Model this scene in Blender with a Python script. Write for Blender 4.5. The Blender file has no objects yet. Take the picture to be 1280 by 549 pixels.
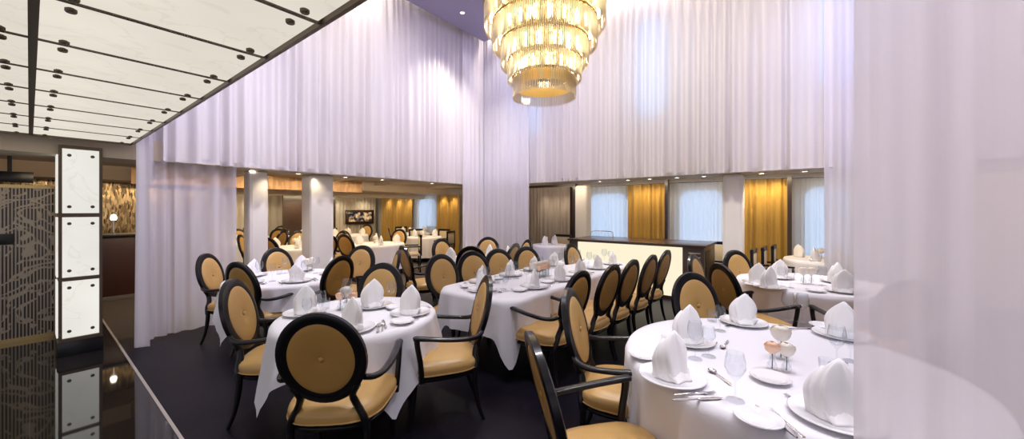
import bpy, bmesh, math, random
from math import sin, cos, pi, radians, sqrt
from mathutils import Vector, Matrix
random.seed(11)
SC = bpy.context.scene
COL = SC.collection

# ------------------------------------------------------------------ survey
# the room axes: +Y runs along the left drape wall, -X runs down the walkway
F = 463.0; CX = 640.0; HY = 262.0; HC = 1.6; YAW = radians(37.5)
FW = (-sin(YAW), cos(YAW)); RT = (cos(YAW), sin(YAW))
def W(l, d):                       # (metres right, metres ahead) -> room coordinates
    return (FW[0]*d + RT[0]*l, FW[1]*d + RT[1]*l)
def WD(l, d):
    x, y = W(l, d); n = math.hypot(x, y); return (x/n, y/n)
def at(px, py, z):
    d = F*(HC - z)/(py - HY); return W((px-CX)/F*d, d)
def on_y(px, Y):                   # room X where the sight line through column px meets the plane Y
    k = (px-CX)/F; d = Y/(FW[1]+RT[1]*k); return FW[0]*d + RT[0]*k*d
def on_x(px, X):
    k = (px-CX)/F; d = X/(FW[0]+RT[0]*k); return FW[1]*d + RT[1]*k*d
def screen_x(x, y):
    d = x*FW[0]+y*FW[1]; l = x*RT[0]+y*RT[1]; return CX + F*l/d

# ------------------------------------------------------------------ materials
MATS = {}
def nt(name):
    m = bpy.data.materials.new(name); m.use_nodes = True
    t = m.node_tree; t.nodes.clear(); MATS[name] = m
    return m, t, t.nodes, t.links
def pmat(name, col, rough=.5, metal=0, spec=.5, coat=0, sheen=0, var=None, vscale=5, bump=0, bscale=40, stretch=None, trans=0):
    m, t, N, L = nt(name)
    o = N.new('ShaderNodeOutputMaterial'); p = N.new('ShaderNodeBsdfPrincipled')
    p.inputs['Base Color'].default_value = (*col, 1); p.inputs['Roughness'].default_value = rough
    p.inputs['Metallic'].default_value = metal; p.inputs['Specular IOR Level'].default_value = spec
    p.inputs['Coat Weight'].default_value = coat; p.inputs['Coat Roughness'].default_value = .1
    p.inputs['Sheen Weight'].default_value = sheen; p.inputs['Transmission Weight'].default_value = trans
    L.new(p.outputs[0], o.inputs[0])
    tc = N.new('ShaderNodeTexCoord'); mp = N.new('ShaderNodeMapping'); L.new(tc.outputs['Object'], mp.inputs[0])
    if stretch: mp.inputs['Scale'].default_value = stretch
    if var:
        n = N.new('ShaderNodeTexNoise'); n.inputs['Scale'].default_value = vscale; n.inputs['Detail'].default_value = 4
        L.new(mp.outputs[0], n.inputs['Vector'])
        r = N.new('ShaderNodeMix'); r.data_type = 'RGBA'
        r.inputs[6].default_value = (*col, 1); r.inputs[7].default_value = (*var, 1)
        L.new(n.outputs[0], r.inputs[0]); L.new(r.outputs[2], p.inputs['Base Color'])
    if bump:
        n = N.new('ShaderNodeTexNoise'); n.inputs['Scale'].default_value = bscale; n.inputs['Detail'].default_value = 3
        L.new(mp.outputs[0], n.inputs['Vector'])
        b = N.new('ShaderNodeBump'); b.inputs['Strength'].default_value = bump; b.inputs['Distance'].default_value = .01
        L.new(n.outputs[0], b.inputs['Height']); L.new(b.outputs[0], p.inputs['Normal'])
    return m
def emat(name, col, s):
    m, t, N, L = nt(name)
    o = N.new('ShaderNodeOutputMaterial'); e = N.new('ShaderNodeEmission')
    e.inputs[0].default_value = (*col, 1); e.inputs[1].default_value = s; L.new(e.outputs[0], o.inputs[0]); return m
def fabric(name, col, clear, trl, weave=600):
    """clear: share of light passing straight through the weave; trl: share of the rest glowing through"""
    m, t, N, L = nt(name)
    o = N.new('ShaderNodeOutputMaterial'); tr = N.new('ShaderNodeBsdfTransparent')
    df = N.new('ShaderNodeBsdfDiffuse'); tl = N.new('ShaderNodeBsdfTranslucent')
    tc = N.new('ShaderNodeTexCoord'); mp = N.new('ShaderNodeMapping'); mp.inputs['Scale'].default_value = (30, 30, .6)
    n = N.new('ShaderNodeTexNoise'); n.inputs['Scale'].default_value = 3; n.inputs['Detail'].default_value = 3
    L.new(tc.outputs['Object'], mp.inputs[0]); L.new(mp.outputs[0], n.inputs['Vector'])
    mx = N.new('ShaderNodeMix'); mx.data_type = 'RGBA'
    mx.inputs[6].default_value = (*[c*.93 for c in col], 1); mx.inputs[7].default_value = (*col, 1)
    L.new(n.outputs[0], mx.inputs[0]); L.new(mx.outputs[2], df.inputs[0]); L.new(mx.outputs[2], tl.inputs[0])
    a = N.new('ShaderNodeMixShader'); a.inputs[0].default_value = trl
    L.new(df.outputs[0], a.inputs[1]); L.new(tl.outputs[0], a.inputs[2])
    if clear > 0:
        b = N.new('ShaderNodeMixShader'); b.inputs[0].default_value = clear
        L.new(a.outputs[0], b.inputs[1]); L.new(tr.outputs[0], b.inputs[2]); L.new(b.outputs[0], o.inputs[0])
    else: L.new(a.outputs[0], o.inputs[0])
    return m
def glassmat(name, tint=(1, 1, 1), gloss=.12, rough=.02):
    m, t, N, L = nt(name)
    o = N.new('ShaderNodeOutputMaterial'); tr = N.new('ShaderNodeBsdfTransparent'); gl = N.new('ShaderNodeBsdfGlossy')
    tr.inputs[0].default_value = (*tint, 1); gl.inputs['Roughness'].default_value = rough
    lw = N.new('ShaderNodeLayerWeight'); lw.inputs[0].default_value = .5
    pw_ = N.new('ShaderNodeMath'); pw_.operation = 'POWER'; pw_.inputs[1].default_value = 3; L.new(lw.outputs['Facing'], pw_.inputs[0])
    mm = N.new('ShaderNodeMath'); mm.operation = 'MULTIPLY_ADD'; mm.inputs[1].default_value = .55; mm.inputs[2].default_value = gloss
    L.new(pw_.outputs[0], mm.inputs[0])
    a = N.new('ShaderNodeMixShader'); L.new(mm.outputs[0], a.inputs[0]); L.new(tr.outputs[0], a.inputs[1]); L.new(gl.outputs[0], a.inputs[2])
    L.new(a.outputs[0], o.inputs[0]); return m

def marble_light(name, col, strength):
    """backlit white marble: a lit panel whose stone veins show in the light it gives"""
    m, t, N, L = nt(name)
    o = N.new('ShaderNodeOutputMaterial'); tc = N.new('ShaderNodeTexCoord')
    n = N.new('ShaderNodeTexNoise'); n.inputs['Scale'].default_value = 2.1; n.inputs['Detail'].default_value = 6; n.inputs['Distortion'].default_value = .8
    L.new(tc.outputs['Object'], n.inputs['Vector'])
    r = N.new('ShaderNodeValToRGB'); e = r.color_ramp.elements
    e[0].position = .485; e[0].color = (1, 1, 1, 1); e[1].position = .515; e[1].color = (1, 1, 1, 1)
    k = r.color_ramp.elements.new(.5); k.color = (.93, .92, .90, 1)
    L.new(n.outputs[0], r.inputs[0])
    n2 = N.new('ShaderNodeTexNoise'); n2.inputs['Scale'].default_value = 1.2; L.new(tc.outputs['Object'], n2.inputs['Vector'])
    r2 = N.new('ShaderNodeMapRange'); r2.inputs[1].default_value = .3; r2.inputs[2].default_value = .7
    r2.inputs[3].default_value = .9; r2.inputs[4].default_value = 1.05; L.new(n2.outputs[0], r2.inputs[0])
    mx = N.new('ShaderNodeMix'); mx.data_type = 'RGBA'; mx.blend_type = 'MULTIPLY'; mx.inputs[0].default_value = 1
    mx.inputs[7].default_value = (*col, 1); L.new(r.outputs[0], mx.inputs[6])
    em = N.new('ShaderNodeEmission'); L.new(mx.outputs[2], em.inputs[0])
    ms = N.new('ShaderNodeMath'); ms.operation = 'MULTIPLY'; ms.inputs[1].default_value = strength
    L.new(r2.outputs[0], ms.inputs[0]); L.new(ms.outputs[0], em.inputs[1])
    L.new(em.outputs[0], o.inputs[0]); return m

M_LACQ = pmat('black_lacquer', (.005, .0045, .006), .28, spec=.3, coat=.15)
M_TAN = pmat('tan_leather', (.51, .315, .108), .36, var=(.46, .275, .09), vscale=9, bump=.08, bscale=120)
M_TANB = pmat('bronze_leather', (.47, .265, .07), .34, var=(.43, .235, .06), vscale=9, bump=.06, bscale=120)
M_CREAMUP = pmat('cream_upholstery', (.62, .52, .38), .7)
M_CLOTH = pmat('white_tablecloth', (.78, .77, .82), .62, sheen=.1, bump=.10, bscale=60)
M_NAP = pmat('white_napkin', (.90, .89, .90), .75, sheen=.2)
M_CHINA = pmat('white_china', (.82, .82, .84), .12, coat=.6)
M_SILV = pmat('silver', (.75, .74, .72), .18, metal=1)
M_GLASS = glassmat('clear_glass', (.97, .98, .99), .04)
M_ROSEC = pmat('cream_rose', (1.0, .94, .84), .7)
M_ROSEP = pmat('peach_rose', (1.0, .70, .50), .7)
M_STEM = pmat('green_stem', (.08, .16, .04), .6)
M_BRASS = pmat('brass', (.55, .40, .18), .25, metal=1)
M_BRONZE = pmat('bronze_metal', (.13, .095, .065), .4, metal=.6)
M_GOLD = pmat('gold_satin', (.50, .31, .06), .40, var=(.40, .235, .04), vscale=14, sheen=.3, stretch=(6, 6, .5))
M_GREYC = fabric('taupe_drape', (.40, .34, .29), 0, .25)
M_UPPER = fabric('white_sheer_drape', (.90, .86, .87), .11, .30)
M_VEIL = fabric('white_sheer_veil', (.90, .87, .92), .17, .35)
M_NEAR = fabric('white_sheer_front', (.90, .85, .88), .16, .58)
M_HEM = fabric('white_hem', (.84, .80, .80), .05, .3)
M_WSHEER = fabric('window_sheer', (.90, .84, .74), .22, .5)
M_WALL = pmat('cream_paint', (.72, .68, .62), .7)
M_COLUMN = pmat('pale_column_plaster', (.88, .84, .77), .6)
M_WHITE = pmat('white_plaster', (.78, .75, .76), .7)
M_DARKW = pmat('dark_walnut', (.045, .022, .014), .3, var=(.025, .012, .008), vscale=3, stretch=(1, 1, 8), coat=.3)
M_MAUVE = pmat('mauve_ceiling', (.32, .30, .46), .55)
M_LOWC = pmat('bronze_ceiling', (.50, .38, .25), .5)
M_BEIGE = pmat('beige_ceiling', (.62, .53, .40), .6)
M_BLACK = pmat('black_base', (.01, .01, .011), .3)
M_LAMP = emat('lamp_glow', (1, .9, .72), 14)
M_SKYW = emat('daylight_window', (.45, .65, 1.0), 1.8)
M_SKYU = emat('daylight_window_high', (.30, .55, 1.0), 1.9)
M_ONYX = emat('backlit_onyx', (1, .90, .66), 1.0)
M_MARB = marble_light('backlit_marble', (1, .97, .90), .86)
M_SOFF = marble_light('backlit_marble_ceiling', (1, .925, .80), .80)
M_BULB = emat('bulb_glow', (1, .82, .52), 36)
M_COVE = emat('cove_glow', (1, .82, .5), 4)

def granite():
    m, t, N, L = nt('black_granite')
    o = N.new('ShaderNodeOutputMaterial'); p = N.new('ShaderNodeBsdfPrincipled'); L.new(p.outputs[0], o.inputs[0])
    tc = N.new('ShaderNodeTexCoord'); b = N.new('ShaderNodeTexBrick'); L.new(tc.outputs['Object'], b.inputs['Vector'])
    b.offset = 0; b.inputs['Scale'].default_value = 1; b.inputs['Brick Width'].default_value = .6; b.inputs['Row Height'].default_value = .6
    b.inputs['Mortar Size'].default_value = .0025
    b.inputs['Color1'].default_value = (.010, .009, .009, 1); b.inputs['Color2'].default_value = (.013, .011, .011, 1)
    b.inputs['Mortar'].default_value = (.05, .042, .036, 1)
    L.new(b.outputs[0], p.inputs['Base Color']); p.inputs['Roughness'].default_value = .035
    p.inputs['IOR'].default_value = 1.6; p.inputs['Specular IOR Level'].default_value = .5
    return m
M_GRAN = granite()
def woodfloor(name, c1, c2, rough):
    m, t, N, L = nt(name)
    o = N.new('ShaderNodeOutputMaterial'); p = N.new('ShaderNodeBsdfPrincipled'); L.new(p.outputs[0], o.inputs[0])
    tc = N.new('ShaderNodeTexCoord'); mp = N.new('ShaderNodeMapping'); mp.inputs['Rotation'].default_value = (0, 0, pi/2)
    L.new(tc.outputs['Object'], mp.inputs[0])
    b = N.new('ShaderNodeTexBrick'); L.new(mp.outputs[0], b.inputs['Vector'])
    b.inputs['Scale'].default_value = 1; b.inputs['Brick Width'].default_value = .9; b.inputs['Row Height'].default_value = .14
    b.inputs['Mortar Size'].default_value = .002
    b.inputs['Color1'].default_value = (*c1, 1); b.inputs['Color2'].default_value = (*c2, 1); b.inputs['Mortar'].default_value = (*[c*.4 for c in c1], 1)
    n = N.new('ShaderNodeTexNoise'); mp2 = N.new('ShaderNodeMapping'); mp2.inputs['Scale'].default_value = (30, 2, 1)
    L.new(tc.outputs['Object'], mp2.inputs[0]); L.new(mp2.outputs[0], n.inputs['Vector']); n.inputs['Scale'].default_value = 2
    mx = N.new('ShaderNodeMix'); mx.data_type = 'RGBA'; mx.blend_type = 'MULTIPLY'; mx.inputs[0].default_value = .6
    L.new(b.outputs[0], mx.inputs[6]); L.new(n.outputs[0], mx.inputs[7]); L.new(mx.outputs[2], p.inputs['Base Color'])
    p.inputs['Roughness'].default_value = rough; p.inputs['Specular IOR Level'].default_value = .15
    return m
M_WOODF = woodfloor('dark_wood_floor', (.008, .006, .014), (.012, .009, .018), .42)
M_CARPET = pmat('brown_carpet', (.05, .035, .028), .9)
def screenmat():
    """etched bronze mirror: fine upright lines crossed by pale branching shapes"""
    m, t, N, L = nt('etched_screen')
    o = N.new('ShaderNodeOutputMaterial'); tc = N.new('ShaderNodeTexCoord')
    sx = N.new('ShaderNodeSeparateXYZ'); L.new(tc.outputs['Object'], sx.inputs[0])
    w = N.new('ShaderNodeMath'); w.operation = 'MULTIPLY'; w.inputs[1].default_value = 235; L.new(sx.outputs['Y'], w.inputs[0])
    s = N.new('ShaderNodeMath'); s.operation = 'SINE'; L.new(w.outputs[0], s.inputs[0])
    g = N.new('ShaderNodeMath'); g.operation = 'GREATER_THAN'; g.inputs[1].default_value = .25; L.new(s.outputs[0], g.inputs[0])
    v = N.new('ShaderNodeTexNoise'); v.inputs['Scale'].default_value = 2.6; v.inputs['Detail'].default_value = 2; v.inputs['Distortion'].default_value = 2.5
    L.new(tc.outputs['Object'], v.inputs['Vector'])
    r = N.new('ShaderNodeValToRGB'); e = r.color_ramp.elements; e[0].position = .5; e[0].color = (0, 0, 0, 1); e[1].position = .515; e[1].color = (1, 1, 1, 1)
    k = r.color_ramp.elements.new(.57); k.color = (1, 1, 1, 1); k2 = r.color_ramp.elements.new(.60); k2.color = (0, 0, 0, 1)
    L.new(v.outputs[0], r.inputs[0])
    mxm = N.new('ShaderNodeMath'); mxm.operation = 'MAXIMUM'; L.new(g.outputs[0], mxm.inputs[0]); L.new(r.outputs[0], mxm.inputs[1])
    a = N.new('ShaderNodeBsdfPrincipled'); a.inputs['Base Color'].default_value = (.42, .36, .27, 1); a.inputs['Metallic'].default_value = .7; a.inputs['Roughness'].default_value = .35
    b = N.new('ShaderNodeBsdfPrincipled'); b.inputs['Base Color'].default_value = (.03, .022, .015, 1); b.inputs['Metallic'].default_value = .2; b.inputs['Roughness'].default_value = .06
    x = N.new('ShaderNodeMixShader'); L.new(mxm.outputs[0], x.inputs[0]); L.new(b.outputs[0], x.inputs[1]); L.new(a.outputs[0], x.inputs[2])
    L.new(x.outputs[0], o.inputs[0]); return m
M_SCREEN = screenmat()
def mosaic(name, c1, c2, sc, metal=.8):
    m, t, N, L = nt(name)
    o = N.new('ShaderNodeOutputMaterial'); p = N.new('ShaderNodeBsdfPrincipled'); L.new(p.outputs[0], o.inputs[0])
    tc = N.new('ShaderNodeTexCoord'); v = N.new('ShaderNodeTexVoronoi'); v.inputs['Scale'].default_value = sc
    mp = N.new('ShaderNodeMapping'); mp.inputs['Scale'].default_value = (1, 2, .5); L.new(tc.outputs['Object'], mp.inputs[0]); L.new(mp.outputs[0], v.inputs['Vector'])
    sp = N.new('ShaderNodeSeparateColor'); L.new(v.outputs['Color'], sp.inputs[0])
    mx = N.new('ShaderNodeMix'); mx.data_type = 'RGBA'; mx.inputs[6].default_value = (*c1, 1); mx.inputs[7].default_value = (*c2, 1)
    L.new(sp.outputs[0], mx.inputs[0]); L.new(mx.outputs[2], p.inputs['Base Color'])
    p.inputs['Metallic'].default_value = metal; p.inputs['Roughness'].default_value = .25; return m
M_MOS = mosaic('gold_mosaic', (.65, .48, .24), (.08, .05, .03), 22)
M_COPPER = mosaic('copper_mosaic', (.55, .33, .16), (.35, .20, .09), 9, .5)
def crystal():
    m, t, N, L = nt('crystal')
    o = N.new('ShaderNodeOutputMaterial'); tr = N.new('ShaderNodeBsdfTransparent'); tl = N.new('ShaderNodeBsdfTranslucent')
    gl = N.new('ShaderNodeBsdfGlossy'); gl.inputs['Roughness'].default_value = .08
    tr.inputs[0].default_value = (1, .95, .86, 1); tl.inputs[0].default_value = (1, .93, .80, 1)
    lw = N.new('ShaderNodeLayerWeight'); lw.inputs[0].default_value = .5
    a = N.new('ShaderNodeMixShader'); a.inputs[0].default_value = .72; L.new(tr.outputs[0], a.inputs[1]); L.new(tl.outputs[0], a.inputs[2])
    b = N.new('ShaderNodeMixShader'); L.new(lw.outputs['Facing'], b.inputs[0]); L.new(a.outputs[0], b.inputs[1]); L.new(gl.outputs[0], b.inputs[2])
    L.new(b.outputs[0], o.inputs[0]); return m
M_CRY = crystal()

# ------------------------------------------------------------------ mesh helpers
def BM(): return bmesh.new()
def box(bm, x0, x1, y0, y1, z0, z1, bev=0):
    vs = [bm.verts.new((x, y, z)) for x in (x0, x1) for y in (y0, y1) for z in (z0, z1)]
    fs = [bm.faces.new([vs[i] for i in q]) for q in ((0, 1, 3, 2), (4, 6, 7, 5), (0, 4, 5, 1), (2, 3, 7, 6), (0, 2, 6, 4), (1, 5, 7, 3))]
    if bev:
        es = list({e for f in fs for e in f.edges})
        bmesh.ops.bevel(bm, geom=es, offset=bev, segments=2, affect='EDGES', profile=.5)
def lathe(bm, prof, seg=24, cx=0, cy=0, cz=0, cap0=True, cap1=True):
    rings = []
    for r, z in prof:
        rings.append([bm.verts.new((cx+r*cos(2*pi*i/seg), cy+r*sin(2*pi*i/seg), cz+z)) for i in range(seg)])
    for a, b in zip(rings, rings[1:]):
        for i in range(seg):
            j = (i+1) % seg; bm.faces.new((a[i], a[j], b[j], b[i]))
    if cap0: bm.faces.new(rings[0][::-1])
    if cap1: bm.faces.new(rings[-1])
def catmull(P, n):
    out = []
    for i in range(len(P)-1):
        p0 = P[max(i-1, 0)]; p1 = P[i]; p2 = P[i+1]; p3 = P[min(i+2, len(P)-1)]
        for k in range(n):
            t = k/n
            out.append(tuple(.5*((2*b)+(-a+c)*t+(2*a-5*b+4*c-d)*t*t+(-a+3*b-3*c+d)*t**3) for a, b, c, d in zip(p0, p1, p2, p3)))
    out.append(P[-1]); return out
def sweep(bm, pts, seg=10, n=6, closed=False, up=(0, 0, 1)):
    """pts: (x,y,z,half_width,half_thickness); width lies across `up` x tangent"""
    P = pts if closed else catmull(pts, n)
    V = [Vector(p[:3]) for p in P]; m = len(V); rings = []
    for i in range(m):
        if closed: t = V[(i+1) % m]-V[i-1]
        else: t = V[min(i+1, m-1)]-V[max(i-1, 0)]
        t.normalize(); s = t.cross(Vector(up))
        if s.length < 1e-4: s = Vector((1, 0, 0))
        s.normalize(); u = s.cross(t).normalized(); a, b = P[i][3], P[i][4]
        rings.append([bm.verts.new(V[i]+s*(a*cos(2*pi*k/seg))+u*(b*sin(2*pi*k/seg))) for k in range(seg)])
    for i in range(m if closed else m-1):
        a, b = rings[i], rings[(i+1) % m]
        for k in range(seg):
            j = (k+1) % seg; bm.faces.new((a[k], a[j], b[j], b[k]))
    if not closed: bm.faces.new(rings[0][::-1]); bm.faces.new(rings[-1])
def obj(name, bm, mat, parent=None, smooth=True, kind=None):
    bmesh.ops.recalc_face_normals(bm, faces=bm.faces)
    me = bpy.data.meshes.new(name); bm.to_mesh(me); bm.free()
    if smooth:
        me.polygons.foreach_set('use_smooth', [True]*len(me.polygons))
    me.materials.append(mat)
    o = bpy.data.objects.new(name, me); COL.objects.link(o)
    if smooth and smooth != 'all':
        me.set_sharp_from_angle(angle=radians(42))
    if parent: o.parent = parent
    if kind: o['kind'] = kind
    return o
LABELS = {}
def tag(o, label, cat, group=None):
    o['label'] = label; o['category'] = cat
    n = len(label.split())
    if not 4 <= n <= 16: print('LABEL LENGTH', n, label)
    if label in LABELS: print('LABEL REPEATED', label)
    LABELS[label] = 1
    if group: o['group'] = group
    return o
def thing(name, loc=(0, 0, 0), rz=0):
    o = bpy.data.objects.new(name, None); o.empty_display_size = .1; COL.objects.link(o); o.location = loc; o.rotation_euler = (0, 0, rz); return o
def struct(name, bm, mat, smooth=False): return obj(name, bm, mat, smooth=smooth, kind='structure')
def copy_tree(src, parent=None):
    c = src.copy(); COL.objects.link(c)
    for k in ('label', 'group', 'category'):
        if parent is None and k in c.keys(): del c[k]
    if parent: c.parent = parent
    for ch in KIDS.get(src.name, []): copy_tree(ch, c)
    return c
KIDS = {}
def freeze(root):                  # remembers the parts of a first-of-its-kind for copying
    for o in list(COL.objects):
        if o.parent: KIDS.setdefault(o.parent.name, [])
    def rec(o):
        ch = [k for k in COL.objects if k.parent == o]
        KIDS[o.name] = ch
        for k in ch: rec(k)
    rec(root)
USED = set()
def place(proto, loc, rz):
    """the first use places the original, later ones a copy with copies of its parts"""
    if proto.name not in USED: USED.add(proto.name); o = proto
    else: o = copy_tree(proto)
    o.location = loc; o.rotation_euler = (0, 0, rz); return o

# ------------------------------------------------------------------ structure
XL, YR, CZ, HEM = -6.2, 6.9, 5.65, 2.2
b = BM(); box(b, -6.6, 7, .656, 7.0, -.1, 0); struct('floor', b, M_WOODF)
b = BM(); box(b, -16, 7, -4, .636, -.1, 0); struct('floor_walkway', b, M_GRAN)
b = BM(); box(b, -16, 7, .636, .656, -.1, .004); struct('trim_1', b, pmat('pale_metal_strip', (.6, .56, .52), .35, metal=.6))
b = BM(); box(b, -16, -6.6, .656, 9.5, -.1, 0); struct('floor_left', b, M_CARPET)
b = BM(); box(b, -6.6, 7, 7.0, 9.5, -.1, 0); struct('floor_back', b, M_CARPET)
# high ceiling stops short of the drapes: cove slot all round
b = BM(); box(b, XL+.22, 7, -3, YR-.22, CZ, CZ+.1); struct('ceiling', b, M_MAUVE)
b = BM(); box(b, -6.8, 7.3, -3.2, 7.4, CZ+.32, CZ+.4); struct('ceiling_cove', b, M_WHITE)
b = BM(); box(b, -6.72, -6.62, -.2, 7.4, 2.45, CZ+.32); struct('wall_left', b, M_WHITE)
# back wall above the low ceiling with three round-ended window openings
UW = [(-5.30, -4.74), (-2.50, -1.94), (.28, .84), (3.05, 3.6)]
b = BM(); zs0, zs1 = 3.38, 5.28
xs = [-6.8]+[v for w in UW for v in w]+[7.3]
for i in range(0, len(xs), 2): box(b, xs[i], xs[i+1], 7.3, 7.42, 2.45, CZ+.32)
for a, c in UW:
    box(b, a, c, 7.3, 7.42, 2.45, zs0); box(b, a, c, 7.3, 7.42, zs1, CZ+.32)
struct('wall_back', b, M_WHITE)
def roundrect(bm, x0, x1, z0, z1, r, y0, y1, n=8):
    pts = []
    for cx, cz, a0 in ((x1-r, z1-r, 0), (x0+r, z1-r, 90), (x0+r, z0+r, 180), (x1-r, z0+r, 270)):
        for i in range(n+1):
            a = radians(a0+90*i/n); pts.append((cx+r*cos(a), cz+r*sin(a)))
    A = [bm.verts.new((x, y0, z)) for x, z in pts]; B = [bm.verts.new((x, y1, z)) for x, z in pts]
    bm.faces.new(A); bm.faces.new(B[::-1])
    for i in range(len(pts)):
        j = (i+1) % len(pts); bm.faces.new((A[i], B[i], B[j], A[j]))
for i, (a, c) in enumerate(UW[:3]):
    b = BM(); roundrect(b, a, c, zs0, zs1, .24, 7.27, 7.31); struct(f'window_{i+1}', b, M_SKYU)
# low ceilings round the double-height room
b = BM(); box(b, -10.2, -6.95, -4, 9.6, 2.42, 2.5); box(b, -6.95, 7, 7.75, 9.6, 2.34, 2.45)
struct('ceiling_low', b, M_LOWC)
b = BM(); box(b, -16.2, -10.24, -4, 9.6, 2.16, 2.5); struct('ceiling_far_left', b, M_LOWC)
b = BM(); box(b, -6.95, -6.32, -4, 7.75, 2.2, 2.45); box(b, -6.95, 7, 7.02, 7.75, 2.2, 2.45); struct('ceiling_bulkhead', b, M_BEIGE)
for i, (yy, ww) in enumerate(((2.6, .25), (4.6, .25), (6.4, .3), (8.4, .35))):
    b = BM(); box(b, -10.2, -6.95, yy, yy+ww, 2.33, 2.42); struct(f'trim_beam_{i+1}', b, M_BEIGE)
b = BM(); box(b, -10.25, -10.2, 1.2, 6.0, 2.10, 2.42); struct('trim_copper_fascia', b, M_COPPER)
b = BM(); box(b, -10.25, -10.2, 6.0, 9.5, 2.16, 2.42); box(b, -11.6, -11.4, -1, 9.4, 2.0, 2.16); struct('trim_far_bulkhead', b, M_BEIGE)
# outer walls
b = BM(); box(b, -16, 7, 9.5, 9.6, 0, 2.45); struct('wall_outer', b, M_WALL)
b = BM(); box(b, -16.1, -16, -4, 9.6, 0, 2.45); struct('wall_far_left', b, pmat('walnut_wall', (.10, .06, .04), .5))
b = BM(); box(b, 7, 7.1, .6, 9.6, 0, CZ+.32); struct('wall_right', b, M_WHITE)
# outer windows (blue daylight behind sheers) on the hull side
YO = 9.3
OW = [(738, 783, 2.10), (850, 903, 2.12), (1006, 1062, 2.12)]
for i, (p0, p1, zt) in enumerate(OW):
    b = BM(); roundrect(b, on_y(p0, YO+.12), on_y(p1, YO+.12), .55, zt-.08, .22, YO+.12, YO+.19); struct(f'window_{i+4}', b, M_SKYW)
b = BM(); roundrect(b, on_y(524, YO+.12), on_y(543, YO+.12), .5, 2.0, .2, YO+.12, YO+.19); struct('window_7', b, M_SKYW)
# pelmet line over the outer windows
b = BM(); box(b, -7, 7, 9.05, 9.1, 2.25, 2.34); box(b, -7, 7, 9.05, 9.5, 2.22, 2.25); struct('trim_pelmet', b, M_DARKW)
# window jambs / dark uprights
for i, px in enumerate((716, 833.5, 987)):
    X = on_y(px, 9.0); b = BM(); w = .10 if i == 0 else .035
    box(b, X-w, X+w, 8.95, 9.1, 0, 2.3); struct(f'trim_upright_{i+1}', b, M_DARKW)
# pale round-cornered columns under the drape line
def column_at(i, X, Y, w):
    b = BM(); box(b, X-w/2, X+w/2, Y-w/2, Y+w/2, 0, 2.2, .05); struct(f'trim_column_{i}', b, M_COLUMN)
Yc = on_x(320, -6.72); column_at(1, -6.72, Yc, .27)
Yc = on_x(397, -6.72); column_at(2, -6.72, Yc, .40)
column_at(3, on_y(729, 8.5), 8.5, .32)
column_at(4, on_y(917, 7.35), 7.35, .30)
# dark partitions in the far left dining area
for i, (p0, p1, X) in enumerate(((354, 386, -13.6), (409, 419, -13.6))):
    b = BM(); box(b, X-.08, X, on_x(p0, X), on_x(p1, X), 0, 2.14); struct(f'wall_partition_{i+1}', b, M_DARKW)

# ------------------------------------------------------------------ curtains
def drape_mesh(bm, path, z0, z1, lam, amp, seed=0, res=9, nz=8, off=0, flare=0., wob=.35):
    rnd = random.Random(seed)
    L = [0]
    for a, c in zip(path, path[1:]): L.append(L[-1]+math.dist(a, c))
    tot = L[-1]
    # fold boundaries
    f = [0]
    while f[-1] < tot: f.append(f[-1]+lam*rnd.uniform(.6, 1.45))
    sc = tot/f[-1]; f = [v*sc for v in f]; amps = [amp*rnd.uniform(.5, 1.3) for _ in f]
    S = []
    for i in range(len(f)-1):
        for k in range(res):
            t = k/res; S.append((f[i]+(f[i+1]-f[i])*t, amps[i]*(1-cos(2*pi*t))*.5*2 - amp, i, t))
    S.append((tot, -amp, len(f)-1, 0))
    ph = [rnd.uniform(-1, 1) for _ in f]
    cols = []
    for s, o, i, t in S:
        k = 0
        while k < len(L)-2 and s > L[k+1]: k += 1
        u = (s-L[k])/(L[k+1]-L[k]); ax, ay = path[k]; bx, by = path[k+1]
        n = Vector((-(by-ay), bx-ax)).normalized(); tx = Vector((bx-ax, by-ay)).normalized()
        col = []
        for j in range(nz+1):
            h = j/nz; z = z1+(z0-z1)*h
            oo = (o*(.75+.45*h)+off) + amp*wob*ph[i]*sin(3*h+ph[i]*5)*(sin(pi*t))
            sh = lam*.10*ph[i]*h*sin(pi*t)
            x = ax+(bx-ax)*u+n.x*oo+tx.x*sh; y = ay+(by-ay)*u+n.y*oo+tx.y*sh
            col.append(bm.verts.new((x, y, z)))
        cols.append(col)
    for a, c in zip(cols, cols[1:]):
        for j in range(nz): bm.faces.new((a[j], a[j+1], c[j+1], c[j]))
def curtain(name, label, path, z0, z1, lam, amp, mat, seed, cat='curtain', group=None, hem=None, rail=None, nz=8):
    r = thing(name, (path[0][0], path[0][1], z0 if z0 < .1 else z0)); ox, oy, oz = r.location
    P = [(x-ox, y-oy) for x, y in path]
    b = BM(); drape_mesh(b, P, z0-oz, z1-oz, lam, amp, seed, nz=nz); obj('fabric_panel', b, mat, r, smooth='all')
    if hem:
        b = BM(); drape_mesh(b, P, z0-oz-.002, z0-oz+hem, lam, amp, seed, nz=2, off=-.004); obj('hem', b, M_HEM, r, smooth='all')
    if rail:
        b = BM(); p3 = [(x, y, z1-oz+.02, .012, .012) for x, y in P]
        for q0, q1 in zip(p3, p3[1:]): sweep(b, [q0, q1], seg=8, n=1)
        obj('curtain_track', b, M_WHITE, r)
    tag(r, label, cat, group); return r
curtain('sheer_drape', 'white upper drape along the left side above the columned opening', [(XL, 1.0), (XL, YR)], HEM, CZ+.25, .17, .048, M_UPPER, 1, hem=.06, rail=True)
curtain('sheer_drape', 'wide white upper drape along the back above the counter and windows', [(XL, YR), (6.9, YR)], HEM, CZ+.25, .17, .048, M_UPPER, 2, hem=.06, rail=True)
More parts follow.
